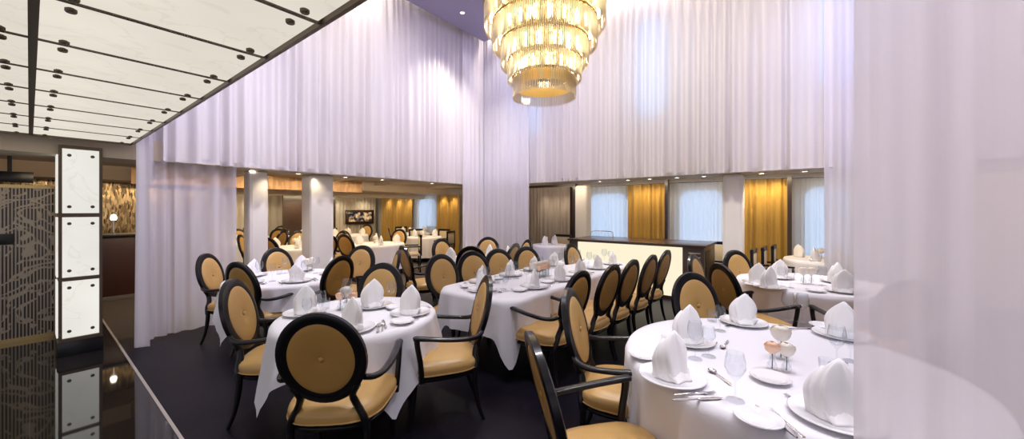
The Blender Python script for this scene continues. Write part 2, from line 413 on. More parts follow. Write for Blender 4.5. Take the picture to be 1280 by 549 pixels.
curtain('sheer_curtain', 'floor length sheer curtain hanging in the far corner of the room', [(XL+.10, 6.05), (XL+.10, YR-.10), (-4.72, YR-.10)], .01, CZ+.2, .15, .03, M_VEIL, 3, rail=True)
curtain('sheer_curtain', 'floor length sheer curtain left of the columns beside the walkway', [(-5.95, .80), (XL-.06, .78), (XL-.19, 1.12), (XL-.19, on_x(294, XL-.19))], .01, CZ+.2, .19, .045, M_VEIL, 4, rail=True)
curtain('sheer_curtain', 'floor length sheer curtain on the back side, right of the gold curtains', [(on_y(1030, YR-.1), YR-.1), (1.66, YR-.1)], .01, CZ+.2, .16, .035, M_VEIL, 5, rail=True)
curtain('sheer_curtain', 'nearest sheer curtain veiling the right edge of the view', [(.098, .98), (.112, .955), (.30, .95), (.62, .97), (1.3, .95)], .01, 5.55, .085, .010, M_NEAR, 17, rail=True, nz=4)
# gold and taupe curtains on the outer wall
def oc(p0, p1): return [(on_y(p0, 9.15), 9.15), (on_y(p1, 9.15), 9.15)]
curtain('gold_curtain', 'gold satin curtain between the two windows behind the lit counter', oc(785, 831), .02, 2.24, .14, .04, M_GOLD, 6, group='gold curtains', rail=True)
curtain('gold_curtain', 'gold satin curtain behind the three dark square-back chairs', oc(930, 985), .02, 2.24, .14, .04, M_GOLD, 7, group='gold curtains', rail=True)
curtain('gold_curtain', 'gold satin curtain beside the far television wall', oc(478, 516), .02, 2.12, .16, .04, M_GOLD, 8, group='gold curtains')
curtain('gold_curtain', 'gold satin curtain just left of the corner sheer curtain', oc(547, 575), .02, 2.12, .16, .04, M_GOLD, 9, group='gold curtains')
curtain('taupe_curtain', 'taupe pleated curtain left of the lit counter under small spotlights', [(on_y(660, 8.9), 8.9), (on_y(713, 8.9), 8.9)], .02, 2.22, .12, .03, M_GREYC, 10)
for i, (p0, p1, nm) in enumerate(((739, 784, 'just right of the slim column above the counter'), (836, 905, 'above the right end of the lit counter'), (989, 1075, 'right of the gold curtain and behind the far right table'), (517, 546, 'between the two far left gold curtains'))):
    P = [(on_y(p0, 9.3), 9.3), (on_y(p1, 9.3), 9.3)]
    curtain('window_sheer', 'sheer blind over the window '+nm, P, .02, 2.24 if i < 3 else 2.1, .09, .015, M_WSHEER, 20+i, nz=3)
XF = -14.6
curtain('cream_curtain', 'cream pleated curtain behind the far television', [(XF, on_x(419, XF)), (XF, 9.2)], .02, 2.14, .14, .03, fabric('cream_drape', (.8, .72, .6), 0, .25), 12)
curtain('cream_curtain', 'cream pleated curtain seen past the slim column at far left', [(XF, .5), (XF, on_x(356, XF))], .02, 2.14, .2, .04, fabric('cream_drape_rear', (.8, .72, .6), 0, .3), 13)
# television
tv = thing('television', (XF+.14, 0, 0)); y0, y1 = on_x(432, XF+.14), on_x(467, XF+.14)
b = BM(); box(b, -.04, .03, y0, y1, 1.0, 1.58, .01); obj('casing', b, M_DARKW, tv)
scr, t_, N, L = nt('screen_picture')
o_ = N.new('ShaderNodeOutputMaterial'); e_ = N.new('ShaderNodeEmission'); tc = N.new('ShaderNodeTexCoord'); n_ = N.new('ShaderNodeTexNoise'); r_ = N.new('ShaderNodeValToRGB')
n_.inputs['Scale'].default_value = 6; L.new(tc.outputs['Object'], n_.inputs['Vector']); L.new(n_.outputs[0], r_.inputs[0]); L.new(r_.outputs[0], e_.inputs[0]); L.new(e_.outputs[0], o_.inputs[0])
r_.color_ramp.elements[0].position = .48; r_.color_ramp.elements[0].color = (.02, .025, .04, 1); r_.color_ramp.elements[1].position = .68; r_.color_ramp.elements[1].color = (.9, .55, .25, 1)
b = BM(); box(b, .03, .036, y0+.12, y1-.12, 1.1, 1.48); obj('screen', b, scr, tv, smooth=False)
tag(tv, 'dark framed television on the cream curtained wall at far left', 'television')

# ------------------------------------------------------------------ luminous marble canopy over the walkway
can = thing('illuminated_canopy', (0, 0, 2.37))
xe = [-6.16+.575*i for i in range(13)]; ys = [-1.43, -.71, .01, .73]
b = BM(); box(b, xe[0]-.03, xe[-1]+.05, ys[0]-.05, ys[-1]+.02, .035, .16)
box(b, xe[0]-.03, xe[-1]+.05, ys[-1]+.002, ys[-1]+.02, -.008, .035); box(b, xe[0]-.03, xe[0]-.005, ys[0], ys[-1], -.02, .035)
for i in range(1, 12): box(b, xe[i]-.011, xe[i]+.011, ys[0], ys[-1], -.005, .035)
for j in (1, 2): box(b, xe[0], xe[-1], ys[j]-.014, ys[j]+.014, -.006, .035)
obj('canopy_frame', b, M_BRONZE, can, smooth=False)
for i in range(12):
    for j in range(3):
        if i > 10 and j < 1: continue
        x0, x1, y0_, y1_ = xe[i]+.010, xe[i+1]-.010, ys[j]+.012, ys[j+1]-.012
        b = BM(); box(b, -(x1-x0)/2, (x1-x0)/2, -(y1_-y0_)/2, (y1_-y0_)/2, 0, .03)
        pn = obj('marble_panel', b, M_SOFF, can, smooth=False); pn.location = ((x0+x1)/2, (y0_+y1_)/2, 0)
        if j >= 1:
            for sx in (-1, 1):
                for sy in (-1, 1):
                    if j == 1 and sy < 0: continue
                    b = BM(); lathe(b, [(.004, -.018), (.014, -.018), (.017, -.014), (.017, -.004), (.010, -.003), (.010, .002)], 14)
                    f_ = obj('fastener', b, M_BRONZE, pn); f_.location = (sx*((x1-x0)/2-.055), sy*((y1_-y0_)/2-.075), 0)
tag(can, 'glowing marble canopy with bronze joints and round fasteners over the walkway', 'ceiling panel')
b = BM(); box(b, -16, 7, -4, -1.5, 2.37, 2.5); box(b, xe[0]-.3, xe[0]-.06, -1.5, .75, 2.37, 2.52); struct('ceiling_walkway', b, M_BEIGE)
b = BM(); box(b, -9, xe[0]-.3, -4, .75, 2.42, 2.5); box(b, -7.3, -7.0, -4, .6, 2.34, 2.42); box(b, -8.2, -8.0, -4, 2.2, 2.36, 2.42); struct('ceiling_walkway_left', b, M_BEIGE)
# canopy upper side / parapet between walkway ceiling and the tall room
b = BM(); box(b, xe[0]-.3, xe[-1]+.3, .60, .72, 2.54, CZ+.32); struct('wall_walkway_upper', b, M_WHITE)

# ------------------------------------------------------------------ illuminated column
ca = thing('illuminated_column', (-6.62, 0, 0))
Xf = -6.30
y0, y1 = on_x(73, Xf), on_x(128, Xf); dx = Xf+6.62
b = BM(); box(b, dx-.36, dx-.012, y0, y1, .16, 2.30); obj('core', b, M_BRONZE, ca, smooth=False)
b = BM(); box(b, dx-.38, dx+.005, y0-.01, y1+.01, 0, .16, .006); obj('plinth', b, M_BLACK, ca)
fr = BM()
for yy in (y0, y1-.022): box(fr, dx-.03, dx+.02, yy, yy+.022, .16, 2.30)
for zz in (.16, .82, 1.52, 2.265): box(fr, dx-.03, dx+.018, y0, y1, zz, zz+.035)
obj('bronze_frame', fr, M_BRONZE, ca, smooth=False)
for z0, z1 in ((.20, .815), (.86, 1.515), (1.56, 2.262)):
    b = BM(); box(b, dx-.012, dx+.008, y0+.026, y1-.026, z0, z1); p = obj('marble_panel', b, M_MARB, ca, smooth=False)
    b2 = BM(); box(b2, dx-.33, dx-.06, y0-.012, y0, z0, z1)
    p2 = obj('side_panel', b2, M_MARB, ca, smooth=False)
    for yy in (y0+.075, y1-.075):
        for zz in (z0+.07, z1-.07):
            b = BM(); lathe(b, [(.004, .012), (.014, .012), (.017, .008), (.017, 0)], 12)
            s = obj('fastener', b, M_BRONZE, p); s.rotation_euler = (0, pi/2, 0); s.location = (dx+.006, yy, zz)
tag(ca, 'square column of three glowing white marble panels on a black base', 'column')

# etched screen and things behind it
sx_ = thing('etched_screen', (-7.5, 0, 0)); y1 = on_x(69, -7.5)
b = BM(); box(b, -.015, .015, -3.2, y1, .05, 1.86); obj('etched_glass', b, M_SCREEN, sx_, smooth=False)
b = BM(); box(b, -.03, .03, -3.2, y1+.03, 1.86, 1.9); box(b, -.03, .03, y1, y1+.03, 0, 1.86); box(b, -.03, .03, -3.2, y1, 0, .05)
for yy in (-.55, -1.1): box(b, -.02, .02, yy, yy+.015, .05, 1.86)
obj('bronze_frame', b, M_BRASS, sx_, smooth=False)
tag(sx_, 'bronze screen etched with fine lines and pale branches left of the glowing column', 'screen')
sg = thing('dark_plaque', (-7.45, 0, 0)); ya, yb = on_x(-30, -7.45), on_x(18, -7.45)
b = BM(); box(b, -.036, -.012, ya, yb, 1.18, 1.31, .004); obj('plate', b, M_BLACK, sg); 
tag(sg, 'small dark plaque on the etched screen at the left edge', 'plaque')
bc = thing('host_counter', (-9.5, 0, 0)); ya, yb = on_x(105, -9.5), on_x(168, -9.5)
b = BM(); box(b, -.5, 0, ya, yb+.25, .08, 1.12, .008); obj('body', b, pmat('red_brown_panel', (.06, .024, .018), .35), bc)
b = BM(); box(b, -.55, .06, ya, yb+.3, 1.12, 1.16, .006); obj('counter_top', b, M_BLACK, bc)
b = BM(); box(b, -.45, -.04, ya, yb+.25, 0, .08); obj('kick_strip', b, M_SILV, bc, smooth=False)
tag(bc, 'dark red-brown counter right of the glowing column', 'counter')
ts = thing('table_lamp', (-9.75, on_x(142, -9.75), 1.16))
b = BM(); lathe(b, [(.05, 0), (.05, .015), (.01, .03), (.01, .26)], 14); obj('stem', b, M_SILV, ts)
b = BM(); lathe(b, [(.03, .25), (.045, .28), (.03, .34), (.01, .35)], 14); obj('bulb_glass', b, M_LAMP, ts)
tag(ts, 'small bright lamp standing on the dark counter', 'lamp')
b = BM(); box(b, -11.2, -11.1, -4, 2.6, 0, 2.16); struct('wall_mosaic', b, M_MOS)
b = BM(); box(b, -8.75, -8.7, -4, -.35, 1.9, 2.42); struct('trim_walkway_fascia', b, pmat('tan_fascia', (.30, .19, .10), .5))
b = BM(); box(b, -11.05, -8.9, 1.35, 1.45, 2.16, 2.40); struct('trim_lightbox', b, M_BEIGE)
ld = thing('status_display', (-8.66, 0, 0)); ya, yb = on_x(-20, -8.66), on_x(42, -8.66)
b = BM(); box(b, -.03, .0, ya, yb, 1.98, 2.13, .004); obj('casing', b, M_BLACK, ld)
b = BM(); box(b, .0, .004, ya+.1, yb-.35, 2.03, 2.06); obj('lit_strip', b, emat('blue_led', (.1, .5, 1), 1.2), ld, smooth=False)
b = BM(); box(b, -.02, .0, (ya+yb)/2-.02, (ya+yb)/2+.02, 2.13, 2.42); obj('hanger', b, M_BLACK, ld)
tag(ld, 'dark box with a thin blue light above the etched screen', 'display')

# ------------------------------------------------------------------ lit counter
YF = 6.95
ct = thing('serving_counter', (on_y(712, YF), YF, 0)); x1 = on_y(880, YF)-ct.location.x
xa = .18; xb = x1-.34
b = BM(); box(b, 0, xa, .0, 1.05, .0, .95, .004); box(b, xb, x1, .0, 1.05, 0, .95, .004); box(b, xa, xb, .06, 1.05, 0, .95); box(b, xa, xb, .0, .06, .0, .06)
obj('walnut_body', b, M_DARKW, ct)
b = BM(); box(b, xa+.01, xb-.01, .01, .055, .06, .93); obj('glowing_front', b, M_ONYX, ct, smooth=False)
b = BM(); box(b, -.03, x1+.03, -.04, 1.1, .95, .985, .004); obj('counter_top', b, M_DARKW, ct)
b = BM()
for k in range(3): box(b, x1-.24, x1-.05, -.012, 0, .84-.07*k, .855-.07*k)
obj('drawer_pull', b, M_SILV, ct, smooth=False)
b = BM(); box(b, x1, x1+.012, .12, .95, .1, .88, .004); obj('end_door', b, M_BLACK, ct)
tag(ct, 'long dark walnut counter with a glowing cream front', 'counter')
# glass rail on the counter
gr = thing('glass_guard', (ct.location.x+.25, YF+.5, .985))
b = BM(); box(b, 0, .5, 0, .008, 0, .13); obj('glass_pane', b, M_GLASS, gr, smooth=False)
b = BM()
sweep(b, [(0, 0, 0, .008, .008), (0, 0, .1, .008, .008), (.06, 0, .15, .008, .008), (.44, 0, .15, .008, .008), (.5, 0, .1, .008, .008), (.5, 0, 0, .008, .008)], seg=8, n=4, up=(0, 1, 0)); obj('metal_hoop', b, M_SILV, gr)
tag(gr, 'small metal-hooped glass guard on the lit counter', 'guard')

# ------------------------------------------------------------------ downlights
def dl_proto():
    r = thing('downlight')
    b = BM(); lathe(b, [(.036, 0), (.036, -.006), (.052, -.008), (.058, -.003), (.058, 0)], 20, cap0=False, cap1=False); obj('trim_ring', b, M_WHITE, r)
    b = BM(); lathe(b, [(.001, -.003), (.036, -.003), (.036, -.001)], 20); obj('lamp', b, M_LAMP, r)
    freeze(r); return r
DL = dl_proto()
def spot(loc, power, col=(1, .85, .62), size=radians(110), blend=.8, rad=.06, aim=None):
    l = bpy.data.lights.new('spot', 'SPOT'); l.energy = power; l.color = col; l.spot_size = size; l.spot_blend = blend; l.shadow_soft_size = rad
    o = bpy.data.objects.new('spot_light', l); COL.objects.link(o); o.location = loc
    if aim: o.rotation_euler = (Vector(aim)-Vector(loc)).to_track_quat('-Z', 'Y').to_euler()
    return o
def area(loc, sx, sy, power, col, aim, spread=None):
    l = bpy.data.lights.new('strip', 'AREA'); l.shape = 'RECTANGLE'; l.size = sx; l.size_y = sy; l.energy = power; l.color = col
    if spread: l.spread = spread
    o = bpy.data.objects.new('strip_light', l); COL.objects.link(o); o.location = loc
    o.rotation_euler = (Vector(aim)-Vector(loc)).to_track_quat('-Z', 'Y').to_euler(); return o
def at_h(px, py, z):
    d = F*(z-HC)/(HY-py); return W((px-CX)/F*d, d)
DLS = []
def downlight(px, py, z, power, label, col=(1, .85, .62), **k):
    x, y = at_h(px, py, z) if py is not None else px
    o = place(DL, (x, y, z), 0); tag(o, label, 'downlight', 'downlights'); 
    if power: spot((x, y, z-.03), power, col, **k)
downlight(578, 16, CZ, 420, 'round recessed downlight in the high mauve ceiling', (1, .93, .85), size=radians(95))
i = 0
names = ['over the left end of the lit counter', 'over the counter beside the gold curtain edge', 'in front of the middle gold curtain', 'over the window right of the gold curtain', 'above the right end of the counter', 'in front of the right hand gold curtain', 'nearest the back right sheer curtain']
for (px, Yd), nm in zip(((750, 7.4), (785, 7.4), (812, 7.4), (846, 7.4), (880, 7.4), (952, 7.4), (1006, 7.4)), names):
    X = on_y(px, Yd); o = place(DL, (X, Yd, 2.2), 0); tag(o, 'small bright recessed spotlight '+nm, 'downlight', 'spotlights along the back bulkhead')
    spot((X, Yd, 2.16), 34, (1, .83, .6), size=radians(115), aim=(X, Yd+.35, 0))
names = ['in front of the slim left column', 'between the two left columns', 'right of the wide left column', 'beyond the wide column towards the corner', 'nearest the corner sheer curtain']
for (px, Xd), nm in zip(((315, -6.6), (373, -6.6), (432, -6.6), (478, -6.6), (540, -6.6)), names):
    Y = on_x(px, Xd); o = place(DL, (Xd, Y, 2.2), 0); tag(o, 'small bright recessed spotlight '+nm, 'downlight', 'spotlights along the left bulkhead')
    spot((Xd+.15, Y+.2, 2.16), 30 if px > 400 else 9, (1, .83, .6), size=radians(115))
for px, py, z, nm in ((40, 204, 2.42, 'left of the glowing column'), (151, 211, 2.42, 'right of the glowing column')):
    x, y = at_h(px, py, z); o = place(DL, (x, y, z), 0); tag(o, 'small recessed spotlight in the beige ceiling '+nm, 'downlight', 'walkway spotlights'); spot((x, y, z-.04), 20, (1, .8, .55))
k_ = 0
for yy in (1.6, 3.6, 5.5, 7.4):
    for xx in (-8.0, -9.4, -11.0, -13.2):
        z = 2.42 if xx > -10.2 else 2.16
        if xx > -10.2:
            o = place(DL, (xx, yy, z), 0)
            tag(o, 'recessed spotlight in the low left ceiling, %s row, %s line' % (['near left', 'second', 'third', 'far right'][[1.6, 3.6, 5.5, 7.4].index(yy)], 'front' if xx > -9 else 'rear'), 'downlight', 'low ceiling spotlights')
        spot((xx, yy, z-.04), 75, (1, .78, .5), size=radians(135))
for y in (4.6, 6.0, 7.4, 8.6): spot((-14.1, y, 2.13), 26, (1, .84, .6), size=radians(120), aim=(-14.6, y, .6))  # extra spots, added to lift the cream curtain round the television
# washers over the far curtains
for px in (484, 497, 510, 552, 565): X = on_y(px, 9.0); spot((X, 8.95, 2.13), 22, (1, .75, .4), size=radians(100), aim=(X, 9.2, .6))
for px in (676, 690, 704): X = on_y(px, 8.6); spot((X, 8.6, 2.3), 30, (1, .85, .65), size=radians(60), aim=(X, 8.95, .8))
for px in (795, 808, 822, 938, 952, 966, 978): X = on_y(px, 8.9); spot((X, 8.88, 2.3), 15, (1, .78, .42), size=radians(100), aim=(X, 9.2, .9))

# ------------------------------------------------------------------ chandelier
ch = thing('crystal_chandelier', (*W(.4, 4.6), CZ))
zc = CZ
tiers = [(.74, 4.12, 3.84), (.64, 3.90, 3.60), (.535, 3.66, 3.38), (.45, 3.44, 3.19), (.385, 3.24, 2.985)]
b = BM(); lathe(b, [(.001, 0), (.14, 0), (.15, -.02), (.05, -.07), (.018, -.09), (.018, 4.2-zc)], 20, cap1=True); obj('ceiling_rod', b, M_BRASS, ch)
b = BM(); lathe(b, [(.001, 4.12-zc), (.76, 4.12-zc), (.76, 4.15-zc), (.3, 4.22-zc), (.001, 4.24-zc)], 48); obj('top_plate', b, M_BRASS, ch)
rodbm = None
def rod_mesh(L):
    b = BM(); lathe(b, [(.001, 0), (.004, -.004), (.0075, -.02), (.0075, -L+.02), (.004, -L+.004), (.001, -L)], 6)
    bmesh.ops.recalc_face_normals(b, faces=b.faces)
    me = bpy.data.meshes.new('crystal_rod'); b.to_mesh(me); b.free(); me.materials.append(M_CRY)
    me.polygons.foreach_set('use_smooth', [False]*len(me.polygons)); return me
allrods = []
camdir = Vector((-ch.location.x, -ch.location.y)).normalized()
for ti, (r, zt, zb) in enumerate(tiers):
    b = BM(); n = 64
    sweep(b, [(r*cos(2*pi*i/n), r*sin(2*pi*i/n), zt-zc+.004, .012, .014) for i in range(n)], seg=8, closed=True)
    for i in range(n): lathe(b, [(.003, -.02), (.009, -.012), (.009, .012), (.003, .02)], 6, r*cos(2*pi*(i+.5)/n), r*sin(2*pi*(i+.5)/n), zt-zc)
    obj('tier_ring', b, M_BRASS, ch)
    nr = int(2*pi*r/.021)
    for i in range(nr):
        a = 2*pi*i/nr; allrods.append((cos(a)*camdir.x+sin(a)*camdir.y, r, a, zt-zc-.012, zt-zb, ti))
    if ti < 4:
        r2 = tiers[ti+1][0] if ti < 4 else .2
        b = BM(); lathe(b, [(r2-.16, zb-zc+.04), (r-.16, zb-zc+.16), (r-.16, zt-zc-.01), (r2-.16, zt-zc-.01)], 32, cap0=False, cap1=False)
        obj('gilt_core', b, M_BRASS, ch)
        nb = int(2*pi*(r-.08)/.16)
        for i in range(nb):
            a = 2*pi*i/nb; b = BM(); lathe(b, [(.001, -.15), (.012, -.14), (.017, -.07), (.012, 0), (.001, .005)], 8, (r-.08)*cos(a), (r-.08)*sin(a), zt-zc-.05); obj('bulb', b, M_BULB, ch)
b = BM(); lathe(b, [(.06, 3.17-zc), (.06, 3.2-zc)], 32, cap0=False, cap1=False); obj('lower_sleeve', b, M_BRONZE, ch)
b = BM(); lathe(b, [(.001, 3.20-zc), (.16, 3.19-zc), (.30, 3.215-zc), (.31, 3.23-zc)], 32, cap1=False); obj('bottom_plate', b, M_BRONZE, ch)
# lower gold sleeve inside the last ring of rods
b = BM(); lathe(b, [(.355, 3.235-zc), (.355, 3.10-zc)], 48, cap0=False, cap1=False); obj('gold_sleeve', b, fabric('amber_glass', (.95, .68, .26), 0, .65), ch)
vis = sorted([t for t in allrods if t[5] in (1, 2, 3, 4) and t[0] > .1], key=lambda t: (-t[5], -t[0]))
pick = []
for ti in (4, 3, 2, 1): pick += sorted([t for t in allrods if t[5] == ti], key=lambda t: -t[0])[:25]
pk = set(id(t) for t in pick)
meshes = {}
for t in pick:
    _, r, a, z, L_, ti = t
    if ti not in meshes: meshes[ti] = rod_mesh(L_)
    o = bpy.data.objects.new('crystal_rod', meshes[ti]); COL.objects.link(o); o.parent = ch; o.location = (r*cos(a), r*sin(a), z); o.rotation_euler = (0, 0, a)
b = BM()
for t in allrods:
    if id(t) in pk: continue
    _, r, a, z, L_, ti = t
    lathe(b, [(.001, 0), (.0075, -.02), (.0075, -L_+.02), (.001, -L_)], 5, r*cos(a), r*sin(a), z)
obj('crystal_fringe', b, M_CRY, ch, smooth=False, kind='stuff')
tag(ch, 'tiered round crystal rod chandelier glowing gold from the high ceiling', 'chandelier')
for zz, pw in ((3.3, 14), (3.17, 11)):
    l = bpy.data.lights.new('lamp', 'POINT'); l.energy = pw; l.color = (1, .80, .5); l.shadow_soft_size = .08
    o = bpy.data.objects.new('chandelier_light', l); COL.objects.link(o); o.location = (ch.location.x, ch.location.y, zz)

# ------------------------------------------------------------------ chairs
def ring_pts(cx, cz, a, bb, y0, lean, w, t, n=40):
    P = []
    for i in range(n):
        th = 2*pi*i/n; x = cx+a*cos(th); z = cz+bb*sin(th); P.append((x, y0-lean*(z-.44), z, t, w))
    return P
LEAN = .25
def oval_ring(bm, a_out, b_out, a_in, b_in, cz, y0, th, n=48):
    """oval frame with a softly rounded rectangular section"""
    prof = [(0, -th), (.15, -th*1.15), (.5, -th*1.2), (.85, -th*1.1), (1, -th*.8), (1, th*.8), (.85, th*1.1), (.5, th*1.2), (.15, th*1.15), (0, th)]
    R = []
    for i in range(n):
        t = 2*pi*i/n; ring = []
        for f, yy in prof:
            a = a_in+(a_out-a_in)*f; bb = b_in+(b_out-b_in)*f
            x = a*cos(t); z = cz+bb*sin(t); ring.append(bm.verts.new((x, y0-LEAN*(z-.44)+yy, z)))
        R.append(ring)
    m = len(prof)
    for i in range(n):
        A, B = R[i], R[(i+1) % n]
        for k in range(m):
            j = (k+1) % m; bm.faces.new((A[k], A[j], B[j], B[k]))
def oval_pad(bm, a, bb, cz, y0, th, side, n=40):
    rings = []; prof = [(1, 0), (.985, .45), (.94, .75), (.8, 1), (.6, 1.08), (.4, 1.08), (.2, .95), (.1, .7), (.06, .55)]
    for f, h in prof:
        r = []
        for i in range(n):
            t = 2*pi*i/n; x = a*f*cos(t); z = cz+bb*f*sin(t); r.append(bm.verts.new((x, y0-LEAN*(z-.44)+side*th*h, z)))
        rings.append(r)
    for A, B in zip(rings, rings[1:]):
        for i in range(n): j = (i+1) % n; bm.faces.new((A[i], A[j], B[j], B[i]))
    bm.faces.new(rings[-1])
BY = -.225
def seat_mesh(bm, grow=0, z0=.395, z1=.475, dome=.024, n=48):
    def outline(t):
        c, s = cos(t), sin(t); e = .52
        x = (abs(c)**e)*(1 if c > 0 else -1); y = (abs(s)**e)*(1 if s > 0 else -1)
        wy = .262; hw = .285+.022*y
        return x*(hw+grow), .015+y*(wy+grow)+(.02*(1-x*x) if y > 0 else -.03*(1-x*x)*abs(y))
    prof = [(.93, z0), (1, z0+.012), (1.01, (z0+z1)/2), (.99, z1-.02), (.93, z1-.004), (.75, z1+dome*.7), (.4, z1+dome), (.1, z1+dome*1.05)]
    rings = []
    for f, z in prof: rings.append([bm.verts.new((outline(2*pi*i/n)[0]*f, outline(2*pi*i/n)[1]*f, z)) for i in range(n)])
    for A, B in zip(rings, rings[1:]):
        for i in range(n): j = (i+1) % n; bm.faces.new((A[i], A[j], B[j], B[i]))
    bm.faces.new(rings[0][::-1]); bm.faces.new(rings[-1])
def chair_proto(arms):
    r = thing('oval_back_armchair' if arms else 'oval_back_chair')
    b = BM(); seat_mesh(b); obj('seat', b, M_TAN, r)
    b = BM()
    n = 48
    pts = []
    for i in range(n):
        t = 2*pi*i/n; c, s = cos(t), sin(t); e = .52
        x = (abs(c)**e)*(1 if c > 0 else -1); y = (abs(s)**e)*(1 if s > 0 else -1)
        pts.append((x*(.288+.022*y), .015+y*.265+(.02*(1-x*x) if y > 0 else -.03*(1-x*x)*abs(y)), .403, .005, .005))
    sweep(b, pts, seg=6, closed=True); s_ = [o for o in COL.objects if o.parent == r][-1]; obj('piping', b, M_TAN, s_)
    b = BM(); seat_mesh(b, -.012, .345, .397, 0); obj('seat_rail', b, M_LACQ, r)
    b = BM(); oval_ring(b, .238, .270, .178, .209, .785, BY, .018); 
    for sx in (-1, 1):
        z0 = .50; yb = lambda z: BY-LEAN*(z-.44)
        sweep(b, [(sx*.172, yb(.63), .62, .021, .026), (sx*.142, yb(.56), .555, .020, .025), (sx*.160, yb(.49), .49, .019, .025), (sx*.195, BY-.01, .42, .021, .026), (sx*.210, BY-.0, .35, .021, .024)], seg=10, n=5, up=(0, 1, 0))
    obj('back_frame', b, M_LACQ, r)
    b = BM(); oval_pad(b, .186, .217, .785, BY+.008, .022, 1); bp = obj('backrest_front', b, M_TAN, r)
    b = BM(); oval_pad(b, .186, .217, .785, BY-.008, .014, -1); bq = obj('backrest_rear', b, M_TANB, r)
    bp['label'] = 'tan padded front of the back'; bq['label'] = 'bronze rear panel of the back'
    for side, par, mt, th in ((1, bp, M_TAN, .034), (-1, bq, M_TANB, .023)):
        b = BM(); bmesh.ops.create_icosphere(b, subdivisions=2, radius=.0165)
        for v in b.verts: v.co.y *= .6
        k = obj('button', b, mt, par); k.location = (0, BY-LEAN*(.785-.44)+side*(th-.007), .785)
    for sx in (-1, 1):
        b = BM(); sweep(b, [(sx*.238, .215, .40, .023, .023), (sx*.242, .225, .28, .021, .021), (sx*.245, .238, .12, .017, .017), (sx*.247, .258, .0, .013, .013)], seg=10, n=5, up=(0, 1, 0)); obj('leg', b, M_LACQ, r)
        b = BM(); sweep(b, [(sx*.210, BY+.005, .40, .021, .023), (sx*.212, BY+.0, .27, .019, .021), (sx*.216, BY-.025, .12, .015, .017), (sx*.222, BY-.065, .0, .012, .013)], seg=10, n=5, up=(0, 1, 0)); obj('leg', b, M_LACQ, r)
    if arms:
        for sx in (-1, 1):
            b = BM()
            sweep(b, [(sx*.214, BY-.055, .665, .018, .018), (sx*.256, BY-.01, .648, .020, .018), (sx*.288, BY+.07, .645, .023, .017), (sx*.303, BY+.20, .656, .025, .017), (sx*.303, BY+.33, .672, .026, .017), (sx*.300, BY+.43, .684, .025, .018), (sx*.300, BY+.455, .680, .018, .014)], seg=12, n=6)
            sweep(b, [(sx*.300, BY+.43, .684, .021, .023), (sx*.300, BY+.425, .62, .018, .020), (sx*.295, BY+.405, .50, .018, .020), (sx*.284, BY+.395, .36, .020, .022)], seg=10, n=5, up=(0, 1, 0))
            obj('armrest', b, M_LACQ, r)
    freeze(r); return r
CH_A = chair_proto(True); CH_N = chair_proto(False)
def square_proto():
    r = thing('square_back_chair')
    b = BM(); box(b, -.24, .24, -.22, .24, .42, .49, .02); obj('seat', b, M_CREAMUP, r)
    b = BM(); box(b, -.19, .19, -.275, -.235, .56, .88, .015); obj('backrest', b, M_CREAMUP, r)
    b = BM()
    for sx in (-1, 1): box(b, sx*.215-.02, sx*.215+.02, -.28, -.235, .42, .95, .006)
    box(b, -.235, .235, -.285, -.23, .89, .95, .008); box(b, -.2, .2, -.275, -.24, .52, .555); obj('back_frame', b, M_LACQ, r)
    for sx in (-1, 1):
        for y in (-.24, .21):
            b = BM(); box(b, sx*.215-.018, sx*.215+.018, y-.018, y+.018, 0, .42, .004); obj('leg', b, M_LACQ, r)
        b = BM(); box(b, sx*.25-.018, sx*.25+.018, -.25, .18, .64, .67, .006); box(b, sx*.25-.016, sx*.25+.016, .14, .175, .42, .64, .004); obj('armrest', b, M_LACQ, r)
    freeze(r); return r
CH_S = square_proto()
def chair(l, d, face, label, proto=None, group=None, world=False, off=.385):
    """l,d: where the top of the back is, metres right/ahead of the viewer; face: direction the sitter looks"""
    proto = proto or CH_A
    fx, fy = WD(*face) if not world else face
    n = math.hypot(fx, fy); fx /= n; fy /= n
    x, y = W(l, d)
    o = place(proto, (x+fx*off, y+fy*off, 0), math.atan2(-fx, fy))
    tag(o, label, 'chair', group); return o
def pt(px, py, h=1.05):
    d = F*(HC-h)/(py-HY); return (px-CX)/F*d, d
T1 = (1.50, 2.10); T2 = (-1.25, 3.02); T4 = (-2.83, 4.68); T5 = (-.60, 6.35); T7 = (3.47, 4.3)
def toward(p, q): return (q[0]-p[0], q[1]-p[1])
G = 'chairs around the front right round table'
p = (.376, 2.57); chair(*p, toward(p, T1), 'armchair left of the front right table, turned to face it, button back in view', group=G)
p = (.075, 1.63); chair(*p, (.99, .14), 'closest armchair, seen side on at the bottom centre, arm against the front right table', group=G)
p = pt(862, 341); chair(*p, (.3, -.95), 'large tan oval chair back rising behind the front right table', group=G)
G = 'chairs around the front left round table'
p = (-1.03, 1.95); chair(*p, (-.08, 1), 'big armchair seen from behind, its round bronze back hiding the front left table', group=G)
p = pt(287, 350); chair(*p, (.97, .2), 'armchair at the left of the front left table, facing right', group=G)
p = pt(480, 329); chair(*p, (-.15, -1), 'tan chair at the far side of the front left table, facing the viewer', group=G)
p = pt(612, 345); chair(*p, (-1, -.28), 'side-on armchair between the front left table and the long table', group=G)
G = 'chairs around the round table by the columns'
p = (-3.82, 4.60); chair(*p, (.98, .15), 'armchair standing against the left sheer curtain, facing right', group=G)
p = pt(295, 328); chair(*p, (.35, 1), 'dark-backed armchair behind the leftmost front armchair', group=G)
p = pt(343, 310); chair(*p, (.97, -.38), 'pale tan chair in front of the two left columns', group=G)
p = pt(428, 320); chair(*p, (-.95, .35), 'bronze-backed chair right of the columns table, turned away', group=G)
p = pt(454, 307); chair(*p, (-.2, -1), 'tan chair beyond the columns table with a napkin before it', group=G)
G = 'chairs along the right side of the long table'
